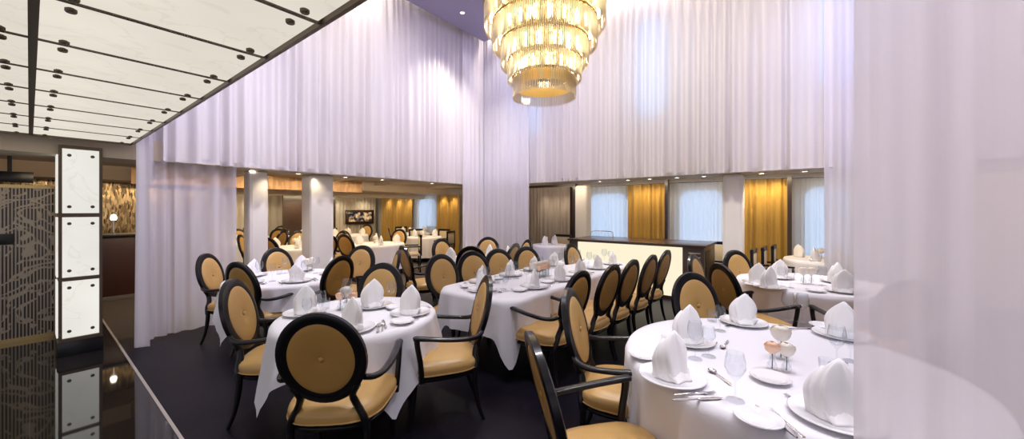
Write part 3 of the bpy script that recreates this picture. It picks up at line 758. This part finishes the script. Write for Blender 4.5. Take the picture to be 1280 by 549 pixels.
for (px, py), nm in zip(((728, 339), (768, 331), (793, 325), (817, 319), (835, 313)), ('nearest', 'second', 'middle', 'fourth', 'farthest')):
    p = pt(px, py); chair(*p, (-1, .06), f'{nm} chair in the row along the right side of the long table', CH_A if nm == 'nearest' else CH_N, G, world=True)
G = 'chairs along the left side of the long table'
for (px, py), nm in zip(((549, 320), (589, 316), (621, 313), (656, 310)), ('nearest', 'second', 'third', 'fourth')):
    p = pt(px, py, 1.03); chair(*p, (.55, -.83) if nm != 'nearest' else (.72, -.7), f'{nm} tan oval chair on the left side of the long table', CH_N, G)
p = pt(712, 305); chair(*p, (.75, -.66), 'tan oval chair near the far end of the long table beside the counter', CH_N, G)
G = 'chairs around the round table behind the long table'
for (px, py), nm in zip(((556, 299), (609, 297), (653, 300), (590, 307), (636, 304), (513, 307)),
        ('far left', 'farthest', 'far right', 'bronze-backed near left', 'bronze-backed near right', 'edge-on leftmost')):
    p = pt(px, py); chair(*p, toward(p, T5), f'{nm} oval chair around the round table behind the long table', CH_A if px in (513,) else CH_N, G, off=.25)
p = pt(500, 313); chair(*p, (-1, -.45), 'edge-on oval chair in the aisle facing the far left tables', CH_N)
G = 'chairs around the back right round table'
p = pt(898, 330); chair(*p, (.99, .10), 'bronze-backed armchair between the front right and back right tables', group=G)
p = pt(917, 313); chair(*p, (.3, -1), 'tan oval chair in front of the right pale column', group=G)
p = pt(864, 318); chair(*p, (.7, -.65), 'edge-on tan chair at the right end of the lit counter', CH_N, G)
p = (3.12, 2.90); chair(*p, (.02, 1), 'armchair veiled by the nearest sheer curtain, at the back right table', group=G)

# ------------------------------------------------------------------ tables and cloths
def perimeter(kind, a, bb, n):
    P = []
    if kind == 'round':
        for i in range(n): t = 2*pi*i/n; P.append((a*cos(t), a*sin(t), cos(t), sin(t)))
    else:
        r = min(a, bb)*.45; segs = []
        per = [(a-r, bb-r, 0), (-(a-r), bb-r, 90), (-(a-r), -(bb-r), 180), (a-r, -(bb-r), 270)]
        pts = []
        for k, (cx, cy, a0) in enumerate(per):
            for i in range(14):
                t = radians(a0+90*i/13); pts.append((cx+r*cos(t), cy+r*sin(t), cos(t), sin(t)))
            nx = per[(k+1) % 4]; t1 = radians(a0+90)
            x1, y1 = cx+r*cos(t1), cy+r*sin(t1); x2, y2 = nx[0]+r*cos(t1), nx[1]+r*sin(t1)
            m = max(2, int(math.dist((x1, y1), (x2, y2))/.035))
            for i in range(1, m): f = i/m; pts.append((x1+(x2-x1)*f, y1+(y2-y1)*f, cos(t1), sin(t1)))
        P = pts
    return P
def cloth(bm, kind, a, bb, ztop, drop, amp=.035, lam=.23, square=None, srot=0, seed=0, corner=None):
    rnd = random.Random(seed); P = perimeter(kind, a, bb, 150)
    n = len(P); s = [0]
    for i in range(n): s.append(s[-1]+math.dist(P[i][:2], P[(i+1) % n][:2]))
    tot = s[-1]; k1 = max(3, round(tot/lam)); k2 = max(2, round(tot/lam*.61)); p1, p2 = rnd.uniform(0, 6), rnd.uniform(0, 6)
    nz = 16; rings = []
    dr = []
    for i in range(n):
        x, y, nx_, ny_ = P[i]; D = drop
        if square:          # square cloth: hangs longest at its four corners
            t = math.atan2(y, x)-srot; R = square/max(abs(cos(t)), abs(sin(t))); D = min(R-math.hypot(x, y), ztop-.04)
        if corner:
            t = math.atan2(ny_, nx_); D = drop+corner*abs(sin(2*t))**4
        dr.append(D)
    # flat top, soft edge
    for f in (.05, .35, .7, .95): rings.append([bm.verts.new((P[i][0]*f, P[i][1]*f, ztop)) for i in range(n)])
    rings.append([bm.verts.new((P[i][0]*.995, P[i][1]*.995, ztop-.002)) for i in range(n)])
    for j in range(1, nz+1):
        h = j/nz; ring = []
        for i in range(n):
            x, y, nx_, ny_ = P[i]; z = ztop-.004-dr[i]*h; u = 2*pi*s[i]/tot
            w = 1.0*(1-2*abs(sin(k1*u/2+p1))**.75)+.45*sin(k2*u+p2+1.3*h)+.25*(1-2*abs(sin(k1*u+p2+.5*h)))
            g = min(1, h*1.25)**1.1
            o = .012+amp*g*(w*.9+.45)+(.035*h if square else .012*h)
            if square or corner: o += .05*h*(dr[i]-min(dr))/max(.01, max(dr)-min(dr))
            ring.append(bm.verts.new((x+nx_*o, y+ny_*o, z)))
        rings.append(ring)
    for A, B in zip(rings, rings[1:]):
        for i in range(n): j = (i+1) % n; bm.faces.new((A[i], A[j], B[j], B[i]))
    bm.faces.new(rings[0][::-1])
ZT = .75
def round_table(c, r, label, clabel, square=None, srot=0, drop=.5, seed=0, amp=.03, lam=.25, world=None, group=('round tables', 'white tablecloths')):
    x, y = world or W(*c)
    t = thing('dining_table', (x, y, 0))
    b = BM(); lathe(b, [(r-.02, ZT-.036), (r-.006, ZT-.034), (r-.006, ZT-.01), (r-.02, ZT-.006)], 48); obj('tabletop', b, M_DARKW, t)
    b = BM(); lathe(b, [(.05, .05), (.042, .1), (.042, ZT-.08), (.16, ZT-.036)], 20); obj('pedestal', b, M_BLACK, t)
    b = BM(); lathe(b, [(.26, 0), (.26, .02), (.09, .045), (.05, .06)], 28); obj('base', b, M_BLACK, t)
    tag(t, label, 'table', group[0])
    b = BM(); cloth(b, 'round', r, r, ZT, drop, amp, lam, square, srot, seed); cl = obj('tablecloth', b, M_CLOTH, smooth='all'); cl.location = (x, y, 0)
    tag(cl, clabel, 'tablecloth', group[1]); return x, y
round_table(T1, .81, 'round table at the front right under a white cloth', 'white cloth hanging over the front right round table', drop=.62, seed=1, amp=.022)
round_table(T2, .60, 'round table at the front left under a white cloth', 'white square cloth with pointed corner on the front left round table', square=.845, srot=YAW-radians(3), seed=2, amp=.025, lam=.3)
round_table(T4, .66, 'round table beside the left columns under a white cloth', 'white cloth over the round table beside the left columns', square=.92, srot=YAW+radians(20), seed=3)
round_table(T5, .66, 'round table beyond the long table under a white cloth', 'white cloth over the round table beyond the long table', drop=.5, seed=4)
round_table(T7, .74, 'round table at the back right under a white cloth', 'long white cloth over the back right round table', drop=.66, seed=5, amp=.04)
# long table
lx0, lx1, ly0, ly1 = -3.12, -2.05, 2.66, 5.75
lt = thing('long_dining_table', ((lx0+lx1)/2, (ly0+ly1)/2, 0)); A_, B_ = (lx1-lx0)/2, (ly1-ly0)/2
b = BM(); box(b, -A_+.03, A_-.03, -B_+.03, B_-.03, ZT-.036, ZT-.006, .015); bmesh.ops.scale(b, vec=(.93, .97, 1), verts=b.verts); obj('tabletop', b, M_DARKW, lt)
for sx in (-1, 1):
    for sy in (-1, 0, 1):
        b = BM(); box(b, sx*(A_-.25)-.03, sx*(A_-.25)+.03, sy*(B_-.35)-.03, sy*(B_-.35)+.03, 0, ZT-.036, .005); obj('leg', b, M_BLACK, lt)
tag(lt, 'long dining table with rounded ends in the centre of the room', 'table')
b = BM(); cloth(b, 'rect', A_, B_, ZT, .36, .025, .30, seed=8, corner=.26); cl = obj('tablecloth', b, M_CLOTH, smooth='all'); cl.location = ((lx0+lx1)/2, (ly0+ly1)/2, 0)
tag(cl, 'white cloth with pointed corners over the long centre table', 'tablecloth')

# ------------------------------------------------------------------ table ware prototypes
def napkin_proto(seed):
    rnd = random.Random(seed); b = BM(); n = 40; H = .205
    def shell(W0, D0, H0, ox, oy, tw, lean, notch, z0=0):
        rings = []; m = 13
        for j in range(m):
            t = j/(m-1)
            w = W0*(.84+.42*t-.30*t*t) if t < .45 else W0*(.84+.42*.45-.30*.45**2)*max(.03, (1-((t-.45)/.55)**1.75))**.85
            dd = D0*((1-t)**.75)+.0035
            ring = []
            for i in range(n):
                a = 2*pi*i/n+tw*t; c, s = cos(a), sin(a)
                pl = 1+.09*sin(6*a+seed+t*2.5)*(1-t*.5)+.05*sin(11*a+t*4)
                x = ox+w*c*pl+lean*t*t; y = oy+dd*s*pl*(1+.25*abs(c))
                ring.append(b.verts.new((x, y, z0+H0*t-notch*abs(c)*t)))
            rings.append(ring)
        for A, B in zip(rings, rings[1:]):
            for i in range(n): j = (i+1) % n; b.faces.new((A[i], A[j], B[j], B[i]))
        b.faces.new(rings[-1]); b.faces.new(rings[0][::-1])
    shell(.076, .050, H, 0, 0, .25, .012, .0)
    shell(.062, .036, H*.82, -.022, .020, -.2, -.006, 0)
    shell(.078, .056, H*.42, .004, -.006, .15, .01, .03)
    o = obj('folded_napkin', b, M_NAP, smooth='all'); KIDS[o.name] = []; return o
NAPS = [napkin_proto(1), napkin_proto(5)]
def plate_proto(name, r):
    b = BM(); lathe(b, [(.001, .004), (r*.55, .004), (r*.62, .0), (r*.66, .004), (r*.72, .010), (r*.97, .019), (r, .021), (r*.985, .024), (r*.72, .0155), (r*.64, .0095), (.001, .0085)], 48, cap0=False, cap1=False)
    o = obj(name, b, M_CHINA); KIDS[o.name] = []; return o
PL_D = plate_proto('dinner_plate', .158); PL_B = plate_proto('bread_plate', .088)
def wine_proto(name, H, R, stem=.45):
    b = BM(); z1 = H*stem
    lathe(b, [(.001, .003), (.036, .002), (.038, .0), (.036, .004), (.010, .008), (.004, .018), (.0035, z1-.012), (.012, z1), (R*.7, z1+.02), (R, z1+(H-z1)*.42), (R*.94, z1+(H-z1)*.7), (R*.78, H),
              (R*.76, H), (R*.92, z1+(H-z1)*.7), (R*.975, z1+(H-z1)*.42), (R*.66, z1+.024), (.001, z1+.006)], 28, cap0=False, cap1=False)
    o = obj(name, b, M_GLASS); KIDS[o.name] = []; return o
GL_W = wine_proto('wine_glass', .215, .043); GL_S = wine_proto('small_wine_glass', .175, .036)
b = BM(); lathe(b, [(.001, 0), (.031, 0), (.036, .09), (.0345, .09), (.029, .008), (.001, .008)], 26, cap0=False, cap1=False); GL_T = obj('tumbler', b, M_GLASS); KIDS[GL_T.name] = []
def flatware():
    b = BM()   # knife
    sweep(b, [(0, -.115, .006, .004, .003), (0, -.10, .006, .0075, .005), (0, -.03, .006, .0065, .0045), (0, .0, .006, .005, .003), (0, .03, .006, .0095, .0012), (0, .09, .006, .0095, .001), (.002, .115, .006, .003, .0008)], seg=8, n=4); k = obj('table_knife', b, M_SILV)
    b = BM()   # fork
    sweep(b, [(0, -.10, .007, .0065, .002), (0, -.04, .008, .004, .002), (0, .02, .008, .0035, .002), (0, .045, .006, .010, .0018), (0, .058, .006, .011, .0015)], seg=8, n=4)
    for q in (-.0085, -.0028, .0028, .0085): sweep(b, [(q, .056, .006, .0018, .0012), (q, .08, .006, .0017, .0012), (q, .1, .010, .001, .001)], seg=6, n=3)
    f = obj('table_fork', b, M_SILV)
    b = BM()   # spoon
    sweep(b, [(0, -.09, .008, .0065, .002), (0, -.03, .010, .004, .002), (0, .03, .010, .0035, .002)], seg=8, n=4)
    rings = []
    for f_, h in ((1, .0), (.95, .0015), (.8, -.003), (.4, -.0065), (.05, -.0075)):
        rings.append([b.verts.new((.0185*f_*cos(2*pi*i/18), .058+.028*f_*sin(2*pi*i/18), .011+h)) for i in range(18)])
    for A, B in zip(rings, rings[1:]):
        for i in range(18): j = (i+1) % 18; b.faces.new((A[i], A[j], B[j], B[i]))
    s = obj('table_spoon', b, M_SILV)
    for o in (k, f, s): KIDS[o.name] = []
    return k, f, s
KN, FK, SPN = flatware()
def rose_mesh(bm, R, seed):
    rnd = random.Random(seed)
    for layer in range(6):
        f = (layer+1)/6; npet = (2, 3, 4, 5, 5, 6)[layer]; r = R*(.52+.48*f); top = radians(158-40*f)
        for k in range(npet):
            a0 = 2*pi*k/npet+layer*.9+rnd.uniform(-.15, .15); sp = pi/npet*1.45; g = []
            for i in range(7):
                u = -1+2*i/6; col = []
                for j in range(7):
                    v = j/6; ph = top*(v if abs(u) < .01 else v*(1-.13*u*u)); rr = r*sin(ph)*(1-.05*abs(u)); z = -r*cos(ph)
                    if v > .8 and f > .5: rr += r*.16*(v-.8)/.2; z -= r*.02
                    a = a0+u*sp
                    col.append(bm.verts.new((rr*cos(a), rr*sin(a), z+R*.42*(1-f))))
                g.append(col)
            for A, B in zip(g, g[1:]):
                for j in range(6): bm.faces.new((A[j], A[j+1], B[j+1], B[j]))
def vase_proto(name, mat, seed, R=.036):
    r = thing(name)
    b = BM(); lathe(b, [(.001, .0), (.020, 0), (.024, .012), (.022, .035), (.012, .055), (.010, .075), (.014, .085), (.0125, .085), (.008, .074), (.019, .03), (.001, .006)], 20, cap0=False, cap1=False); obj('bud_vase', b, M_GLASS, r)
    b = BM(); sweep(b, [(0, 0, .008, .0025, .0025), (.002, .001, .06, .0025, .0025), (0, 0, .105, .003, .003)], seg=6, n=3); obj('stem', b, M_STEM, r)
    b = BM(); rose_mesh(b, R, seed); k = obj('rose_bloom', b, mat, r, smooth='all'); k.location = (0, 0, .105+R*.5)
    freeze(r); return r
V_C = vase_proto('rose_in_bud_vase', M_ROSEC, 1, .040); V_P = vase_proto('rose_in_bud_vase', M_ROSEP, 2, .034)
b = BM(); lathe(b, [(.001, 0), (.022, 0), (.024, .01), (.018, .05), (.012, .06)], 18, cap0=False, cap1=False)
lathe(b, [(.013, .058), (.013, .07), (.004, .076), (.001, .076)], 18, cap0=False, cap1=False); SHK = obj('salt_shaker', b, M_SILV); KIDS[SHK.name] = []

ITEMS = []
def item(kind, proto, x, y, z, rz, table, cat, adj='', sc=1, tilt=0):
    o = place(proto, (x, y, z), rz)
    if sc != 1: o.scale = (sc, sc, sc)
    ITEMS.append((o, kind, table, cat, adj, x, y)); return o
ORD = ['leftmost', 'second', 'third', 'fourth', 'fifth', 'sixth', 'seventh', 'eighth', 'ninth', 'tenth', 'eleventh', 'twelfth', 'thirteenth', 'fourteenth', 'fifteenth', 'sixteenth', 'seventeenth', 'eighteenth', 'nineteenth', 'twentieth', 'twenty-first', 'twenty-second', 'twenty-third', 'twenty-fourth', 'twenty-fifth', 'twenty-sixth', 'twenty-seventh', 'twenty-eighth', 'twenty-ninth', 'thirtieth']
def finish_items():
    gs = {}
    for it in ITEMS: gs.setdefault((it[1], it[2]), []).append(it)
    for (kind, table), L_ in gs.items():
        L_.sort(key=lambda t: screen_x(t[5], t[6])); n = len(L_)
        for i, t in enumerate(L_):
            if n == 1: ph = f'{kind} on {table}'
            elif i == 0: ph = f'leftmost {kind} on {table}'
            elif i == n-1: ph = f'rightmost {kind} on {table}'
            else: ph = f'{ORD[i]} {kind} from left on {table}'
            tag(t[0], ph, t[3], f'{t[3]}s on {table}' if n > 1 else None)
ZC = ZT+.001
def setting(x, y, fx, fy, table, nap=0, full=True, bread=True, glasses=2, sc=1, nsc=1, cut=True, rz=None):
    """a place laid for someone looking along (fx, fy)"""
    n = math.hypot(fx, fy); fx /= n; fy /= n; rx, ry = fy, -fx
    ang = math.atan2(-fx, fy)
    def P(a, c): return x+rx*a+fx*c, y+ry*a+fy*c
    item('white dinner plate', PL_D, x, y, ZC, 0, table, 'plate')
    item('peaked white napkin', NAPS[nap % 2], x, y, ZC+.0105, ang+pi+random.uniform(-.5, .5) if rz is None else rz, table, 'napkin', sc=nsc*random.uniform(.97, 1.03))
    if bread: item('small white side plate', PL_B, *P(-.235, .03), ZC, 0, table, 'plate')
    if cut:
        item('silver knife', KN, *P(.175, -.01), ZC, ang, table, 'knife')
        item('silver fork', FK, *P(-.165, -.015), ZC, ang, table, 'fork')
    if full and cut: item('silver spoon', SPN, *P(.205, -.01), ZC, ang, table, 'spoon')
    if glasses > 0: item('tall wine glass', GL_W, *P(.13, .19), ZC, 0, table, 'wine glass')
    if glasses > 1: item('short wine glass', GL_S, *P(.21, .13), ZC, 0, table, 'wine glass')
def seat_at(px, py, cen, table, **k):
    x, y = at(px, py, ZC+.01); cx, cy = W(*cen); setting(x, y, cx-x, cy-y, table, **k)
def put(kind, proto, px, py, table, cat, rz=0, **k):
    x, y = at(px, py, ZC); return item(kind, proto, x, y, ZC, rz, table, cat, **k)
# --- front right table
TN = 'the front right table'
def bare(px, py, nap, rz, table, nsc=1.0):
    x, y = at(px, py, ZC+.01); item('white dinner plate', PL_D, x, y, ZC, 0, table, 'plate')
    item('peaked white napkin', NAPS[nap], x, y, ZC+.0105, rz, table, 'napkin', sc=nsc)
bare(840, 471, 0, 1.0, TN, 1.12); bare(860, 426, 1, .8, TN, 1.12); bare(929, 403, 0, .3, TN, 1.05); bare(1052, 419, 1, -.3, TN, 1.1); bare(1044, 521, 0, .4, TN, 1.15)
for px, py in ((806, 447), (948, 528), (963, 476), (1030, 410)): put('small white side plate', PL_B, px, py, TN, 'plate')
for px, py in ((919, 501), (869, 449), (1046, 456), (985, 401), (1003, 403)): put('tall wine glass', GL_W, px, py, TN, 'wine glass')
for px, py in ((886, 446), (900, 414), (1063, 452)): put('short wine glass', GL_S, px, py, TN, 'wine glass')
for px, py in ((1034, 471), (890, 402)): put('small clear tumbler', GL_T, px, py, TN, 'glass')
for px, py in ((1046, 476), (1056, 471)): put('small silver shaker', SHK, px, py, TN, 'shaker')
A = math.atan2
def lay(kind, proto, p0, p1, table, cat):
    x0, y0 = at(*p0, ZC); x1, y1 = at(*p1, ZC); item(kind, proto, (x0+x1)/2, (y0+y1)/2, ZC, math.atan2(-(x1-x0), y1-y0), table, cat)
lay('silver knife', KN, (842, 502), (902, 499), TN, 'knife'); lay('silver fork', FK, (836, 495), (900, 492), TN, 'fork'); lay('silver spoon', SPN, (916, 484), (884, 461), TN, 'spoon')
lay('silver knife', KN, (986, 541), (952, 514), TN, 'knife'); lay('silver fork', FK, (1000, 545), (966, 516), TN, 'fork'); lay('silver fork', FK, (1034, 520), (988, 498), TN, 'fork')
lay('silver spoon', SPN, (912, 425), (900, 440), TN, 'spoon'); lay('silver knife', KN, (870, 436), (893, 430), TN, 'knife'); lay('silver knife', KN, (1012, 411), (975, 412), TN, 'knife'); lay('silver fork', FK, (918, 400), (905, 412), TN, 'fork')
put('cream rose in a bud vase', V_C, 976, 449, TN, 'flower', sc=1.2); put('peach rose in a bud vase', V_P, 965, 463, TN, 'flower'); put('cream rose in a bud vase', V_C, 983, 465, TN, 'flower', sc=.95)
# --- front left table
TN = 'the front left table'
seat_at(381, 391, T2, TN, nap=0, bread=False, cut=False, nsc=1.1, rz=.9); seat_at(440, 411, T2, TN, nap=1, bread=False, cut=True, rz=.2, nsc=1.1, glasses=0); seat_at(466, 382, T2, TN, nap=0, bread=True, cut=False, rz=1.2, nsc=1.1); seat_at(513, 391, T2, TN, nap=1, cut=True, rz=.5, bread=False, glasses=0, nsc=1.1)
put('small white side plate', PL_B, 503, 404, TN, 'plate')
for px, py in ((407, 386), (449, 391)): put('small clear tumbler', GL_T, px, py, TN, 'glass')
put('peach rose in a bud vase', V_P, 425, 388, TN, 'flower'); put('cream rose in a bud vase', V_C, 433, 386, TN, 'flower'); put('peach rose in a bud vase', V_P, 441, 388, TN, 'flower')
for px, py in ((434, 378), (489, 381)): put('tall wine glass', GL_W, px, py, TN, 'wine glass')
lay('silver spoon', SPN, (474, 418), (470, 404), TN, 'spoon'); lay('silver knife', KN, (483, 412), (478, 400), TN, 'knife')
# --- columns table
TN = 'the columns table'
for l, d, nap in ((-.47, .05, 0), (-.2, -.42, 1), (-.10, .46, 0), (.30, -.33, 1), (.45, .22, 0)):
    x, y = W(T4[0]+l, T4[1]+d); fx, fy = WD(-l, -d); setting(x, y, fx, fy, TN, nap=nap, cut=nap == 1, glasses=1, bread=False)
put('cream rose in a bud vase', V_C, 384, 341, TN, 'flower'); put('cream rose in a bud vase', V_C, 390, 339, TN, 'flower')
for px, py in ((320, 345), (349, 343)): put('small clear tumbler', GL_T, px, py, TN, 'glass')
# --- long table
TN = 'the long centre table'
LT = ((0, 0))
for k in range(5):
    yy = 3.22+.54*k
    setting(lx0+.21, yy, 1, 0, TN, nap=k, bread=k % 2 == 0, full=False, cut=k < 3, nsc=.95); setting(lx1-.21, yy+.12, -1, 0, TN, nap=k+1, bread=k < 3, full=False, cut=k < 3, nsc=.95)
setting((lx0+lx1)/2-.02, ly0+.22, 0, 1, TN, nap=1, glasses=2, nsc=.95)
cs = ((lx0+lx1)/2, 3.95)
for k in range(5): item('cream rose in a bud vase', V_C, cs[0], cs[1]-.14+.07*k, ZC, k, TN, 'flower')
for k in range(4): item('peach rose in a bud vase', V_P, cs[0]+.06, cs[1]-.1+.07*k, ZC, k, TN, 'flower')
for k in range(4): item('small clear tumbler', GL_T, cs[0]+(.16 if k % 2 else -.16), 3.3+.55*k, ZC, 0, TN, 'glass')
# --- table beyond the long one
TN = 'the round table beyond the long table'
for px, py, nap in ((564, 327, 0), (588, 325.5, 1), (612, 321, 0), (635, 323, 1)): seat_at(px, py, T5, TN, nap=nap, cut=False, bread=False, nsc=1.1, glasses=1)
# --- back right table
TN = 'the back right table'
for px, py, nap in ((947, 353, 0), (962, 359, 1), (974, 347, 0), (1046, 352, 1), (1054, 364, 0)):
    bare(px, py, nap, nap, TN, 1.1)
put('cream rose in a bud vase', V_C, 1004, 355, TN, 'flower', sc=1.2); put('cream rose in a bud vase', V_C, 1014, 355, TN, 'flower', sc=1.2)
for px, py in ((988, 360), (977, 358), (1028, 357)): put('tall wine glass', GL_W, px, py, TN, 'wine glass')
for px, py in ((1020, 365), (940, 357)): put('small white side plate', PL_B, px, py, TN, 'plate')

# ------------------------------------------------------------------ tables in the far areas
def far_table(c, r, name, nn, seed, world=None, drop=.6):
    x, y = round_table(c, r, 'round cloth-covered table, '+name, 'white cloth over the table '+name, drop=drop, seed=seed, amp=.03, world=world, group=('distant tables', 'distant tablecloths'))
    for k in range(nn):
        a = YAW+2*pi*(k+.3)/nn; X, Y = x+(r-.18)*cos(a), y+(r-.18)*sin(a)
        item('peaked white napkin', NAPS[k % 2], X, Y, ZC, a, 'the table '+name, 'napkin', sc=1.1)
    item('tall wine glass', GL_W, x+.08, y, ZC, 0, 'the table '+name, 'wine glass'); item('cream rose in a bud vase', V_C, x-.08, y-.05, ZC, 0, 'the table '+name, 'flower')
    return (x, y)
def ring_chairs(c, r, angs, name, protos):
    x, y = c
    L_ = []
    for a, pr in zip(angs, protos):
        aa = radians(a)+YAW; X, Y = x+(r+.14)*cos(aa), y+(r+.14)*sin(aa); L_.append((screen_x(X, Y), X, Y, aa, pr))
    L_.sort()
    for i, (_, X, Y, aa, pr) in enumerate(L_):
        o = place(pr, (X, Y, 0), aa+pi/2)
        w = 'square-backed' if pr is CH_S else 'oval-backed'
        q = ['leftmost', 'second', 'third', 'fourth', 'fifth'][i]
        tag(o, f'{q} chair from the left, {w}, at the table {name}', 'chair', 'chairs in the far dining area')
Wn, Wa, Ws = CH_N, CH_A, CH_S
far = [
    ((-3.35, 9.3), .62, 'in the middle of the left opening', 4, [20, 160, 200, 250, 80], [Ws, Wn, Wn, Wn, Wn]),
    ((-2.75, 11.6), .55, 'near the corner sheer curtain', 3, [-20, 60, 120, 200], [Ws, Ws, Ws, Wn]),
    ((-4.9, 8.5), .62, 'between the two left columns', 4, [-90, -30, 60, 120, 200], [Wn, Wn, Wn, Wn, Wn]),
    ((-7.1, 9.7), .6, 'left of the slim left column', 3, [60, 130, 250, 0], [Wn, Wn, Wn, Wn]),
    ((-5.5, 12.5), .6, 'in front of the television', 4, [80, 150, 220], [Wn, Ws, Wn]),
    ((-3.6, 13.4), .6, 'in front of the far gold curtain', 3, [60, 130], [Ws, Ws]),
    ((-7.1, 11.7), .6, 'before the cream far left curtain', 3, [60, 130, 220, 290], [Wn, Wn, Wn, Wn]),
]
for i, (c, r, nm, nn, angs, pr) in enumerate(far):
    q = far_table(c, r, nm, nn, 30+i); ring_chairs(q, r, angs, nm, pr)
# small table by the taupe curtain and its chairs
q = far_table(None, .42, 'left of the lit counter', 2, 50, world=(-4.75, 7.7)); ring_chairs(q, .42, [150, 60], 'left of the lit counter', [Ws, Ws])
q = far_table(None, .60, 'behind the back right table', 4, 51, world=(.42, 8.25))
for (px, py), nm in zip(((942, 311), (955, 308.5), (967, 306.5)), ('nearest', 'middle', 'farthest')):
    p = pt(px, py, .95); chair(*p, (.6, -.5), f'{nm} of three dark square-back chairs before the right gold curtain', CH_S, 'square chairs before the gold curtain', off=.26)
p = (4.25, 7.5); chair(*p, (.5, .8), 'dark square-back chair just beyond the right end of the counter', CH_S, off=.26)
finish_items()

# ------------------------------------------------------------------ lights
WARM = (1, .86, .68)
# cove slots washing the tops of the drapes
area((XL+.13, 3.6, CZ+.2), .10, 6.0, 480, (1, .90, .80), (XL+.0, 3.6, 2.0))
area((0.4, YR-.13, CZ+.2), 12.5, .10, 260, (1, .88, .76), (0.4, YR, 2.0))
# warm strips added to brighten the low ceilings; the farthest left is a cove
area((-6.98, 4.0, 2.31), 7.5, .08, 60, (1, .80, .55), (-9.5, 4.0, 2.36))
area((-11.63, 4.0, 2.08), 9, .08, 70, (1, .80, .52), (-14, 4.0, 2.10))
area((0, 7.78, 2.27), 12, .06, 60, (1, .84, .64), (0, 9.2, 2.25))
area((-6.7, -.8, 2.28), 2.6, .06, 18, (1, .80, .55), (-9, -.8, 2.4))
# recessed downlights of the high ceiling over the tables (out of view); last two added to brighten the near curtain
for (l, d), pw in ((T1, 175), (T2, 230), ((-3.0, 4.6), 330), ((.3, 4.3), 380), ((1.3, 5.6), 330), (T7, 300), ((-.3, 2.2), 160), ((1.0, 1.5), 200), ((2.2, 1.2), 200)):
    x, y = W(l, d); spot((x, y, CZ-.05), pw, (.97, .94, 1), size=radians(66), rad=.12)
# spots added under the high ceiling to brighten the drapes, violet towards the corners
for y in (1.4, 2.7, 4.0): spot((XL+2.4, y, CZ-.08), 235, (.97, .93, 1), size=radians(95), blend=1, rad=.2, aim=(XL, y, 3.2))
for x in (-3.3, -2.2, -.9, .5, 1.9, 3.4): spot((x, YR-2.4, CZ-.08), 215, (1, .93, .88), size=radians(95), blend=1, rad=.2, aim=(x, YR, 3.2))
spot((-2.7, 3.6, CZ-.1), 330, (.58, .54, 1), size=radians(95), blend=1, rad=.2, aim=(XL, YR-.2, 3.0))
spot((-3.0, 1.8, CZ-.1), 190, (.42, .36, 1), size=radians(75), blend=1, rad=.2, aim=(XL, 1.5, 2.4))
spot((1.5, 3.6, CZ-.1), 300, (.46, .36, 1), size=radians(60), blend=1, rad=.2, aim=(1.0, YR, 3.6))
spot((-5.45, 5.9, CZ-.05), 18, (1, .93, .95), size=radians(70), blend=1, aim=(XL, 6.3, 4.4))
spot((-5.2, 6.1, CZ-.05), 45, (1, .93, .95), size=radians(70), blend=1, aim=(-5.6, YR, 4.4))
spot((-4.2, 4.9, CZ-.05), 230, (.80, .76, 1), size=radians(48), blend=1, aim=(-5.9, 6.6, 1.2))  # added to brighten the foot of the corner curtain
spot((-3.4, 2.6, CZ-.05), 170, (.85, .80, 1), size=radians(40), blend=1, aim=(XL, 1.3, 1.2))
spot((1.9, 3.6, CZ-.1), 620, (1, .88, .97), size=radians(52), blend=1, rad=.15, aim=(.55, .95, 1.9))  # extra spot, added so the nearest curtain glows paler
wd = bpy.data.worlds.new('World'); SC.world = wd; wd.use_nodes = True
wd.node_tree.nodes['Background'].inputs[0].default_value = (.86, .82, .95, 1); wd.node_tree.nodes['Background'].inputs[1].default_value = .8

# ------------------------------------------------------------------ camera
cam = bpy.data.cameras.new('cam'); co = bpy.data.objects.new('camera', cam); COL.objects.link(co)
cam.sensor_width = 36; cam.lens = 36*F/1280; cam.shift_y = -(274.5-HY)/1280; cam.clip_start = .05
co.location = (0, 0, HC); co.rotation_euler = (pi/2, 0, YAW)
SC.camera = co
SC.view_settings.view_transform = 'Standard'; SC.view_settings.look = 'None'; SC.view_settings.gamma = 1
SC.view_settings.use_curve_mapping = False; SC.view_settings.exposure = 0
SC.cycles.max_bounces = 8; SC.cycles.transparent_max_bounces = 24; SC.cycles.sample_clamp_indirect = 4
SC.cycles.caustics_reflective = False; SC.cycles.caustics_refractive = False
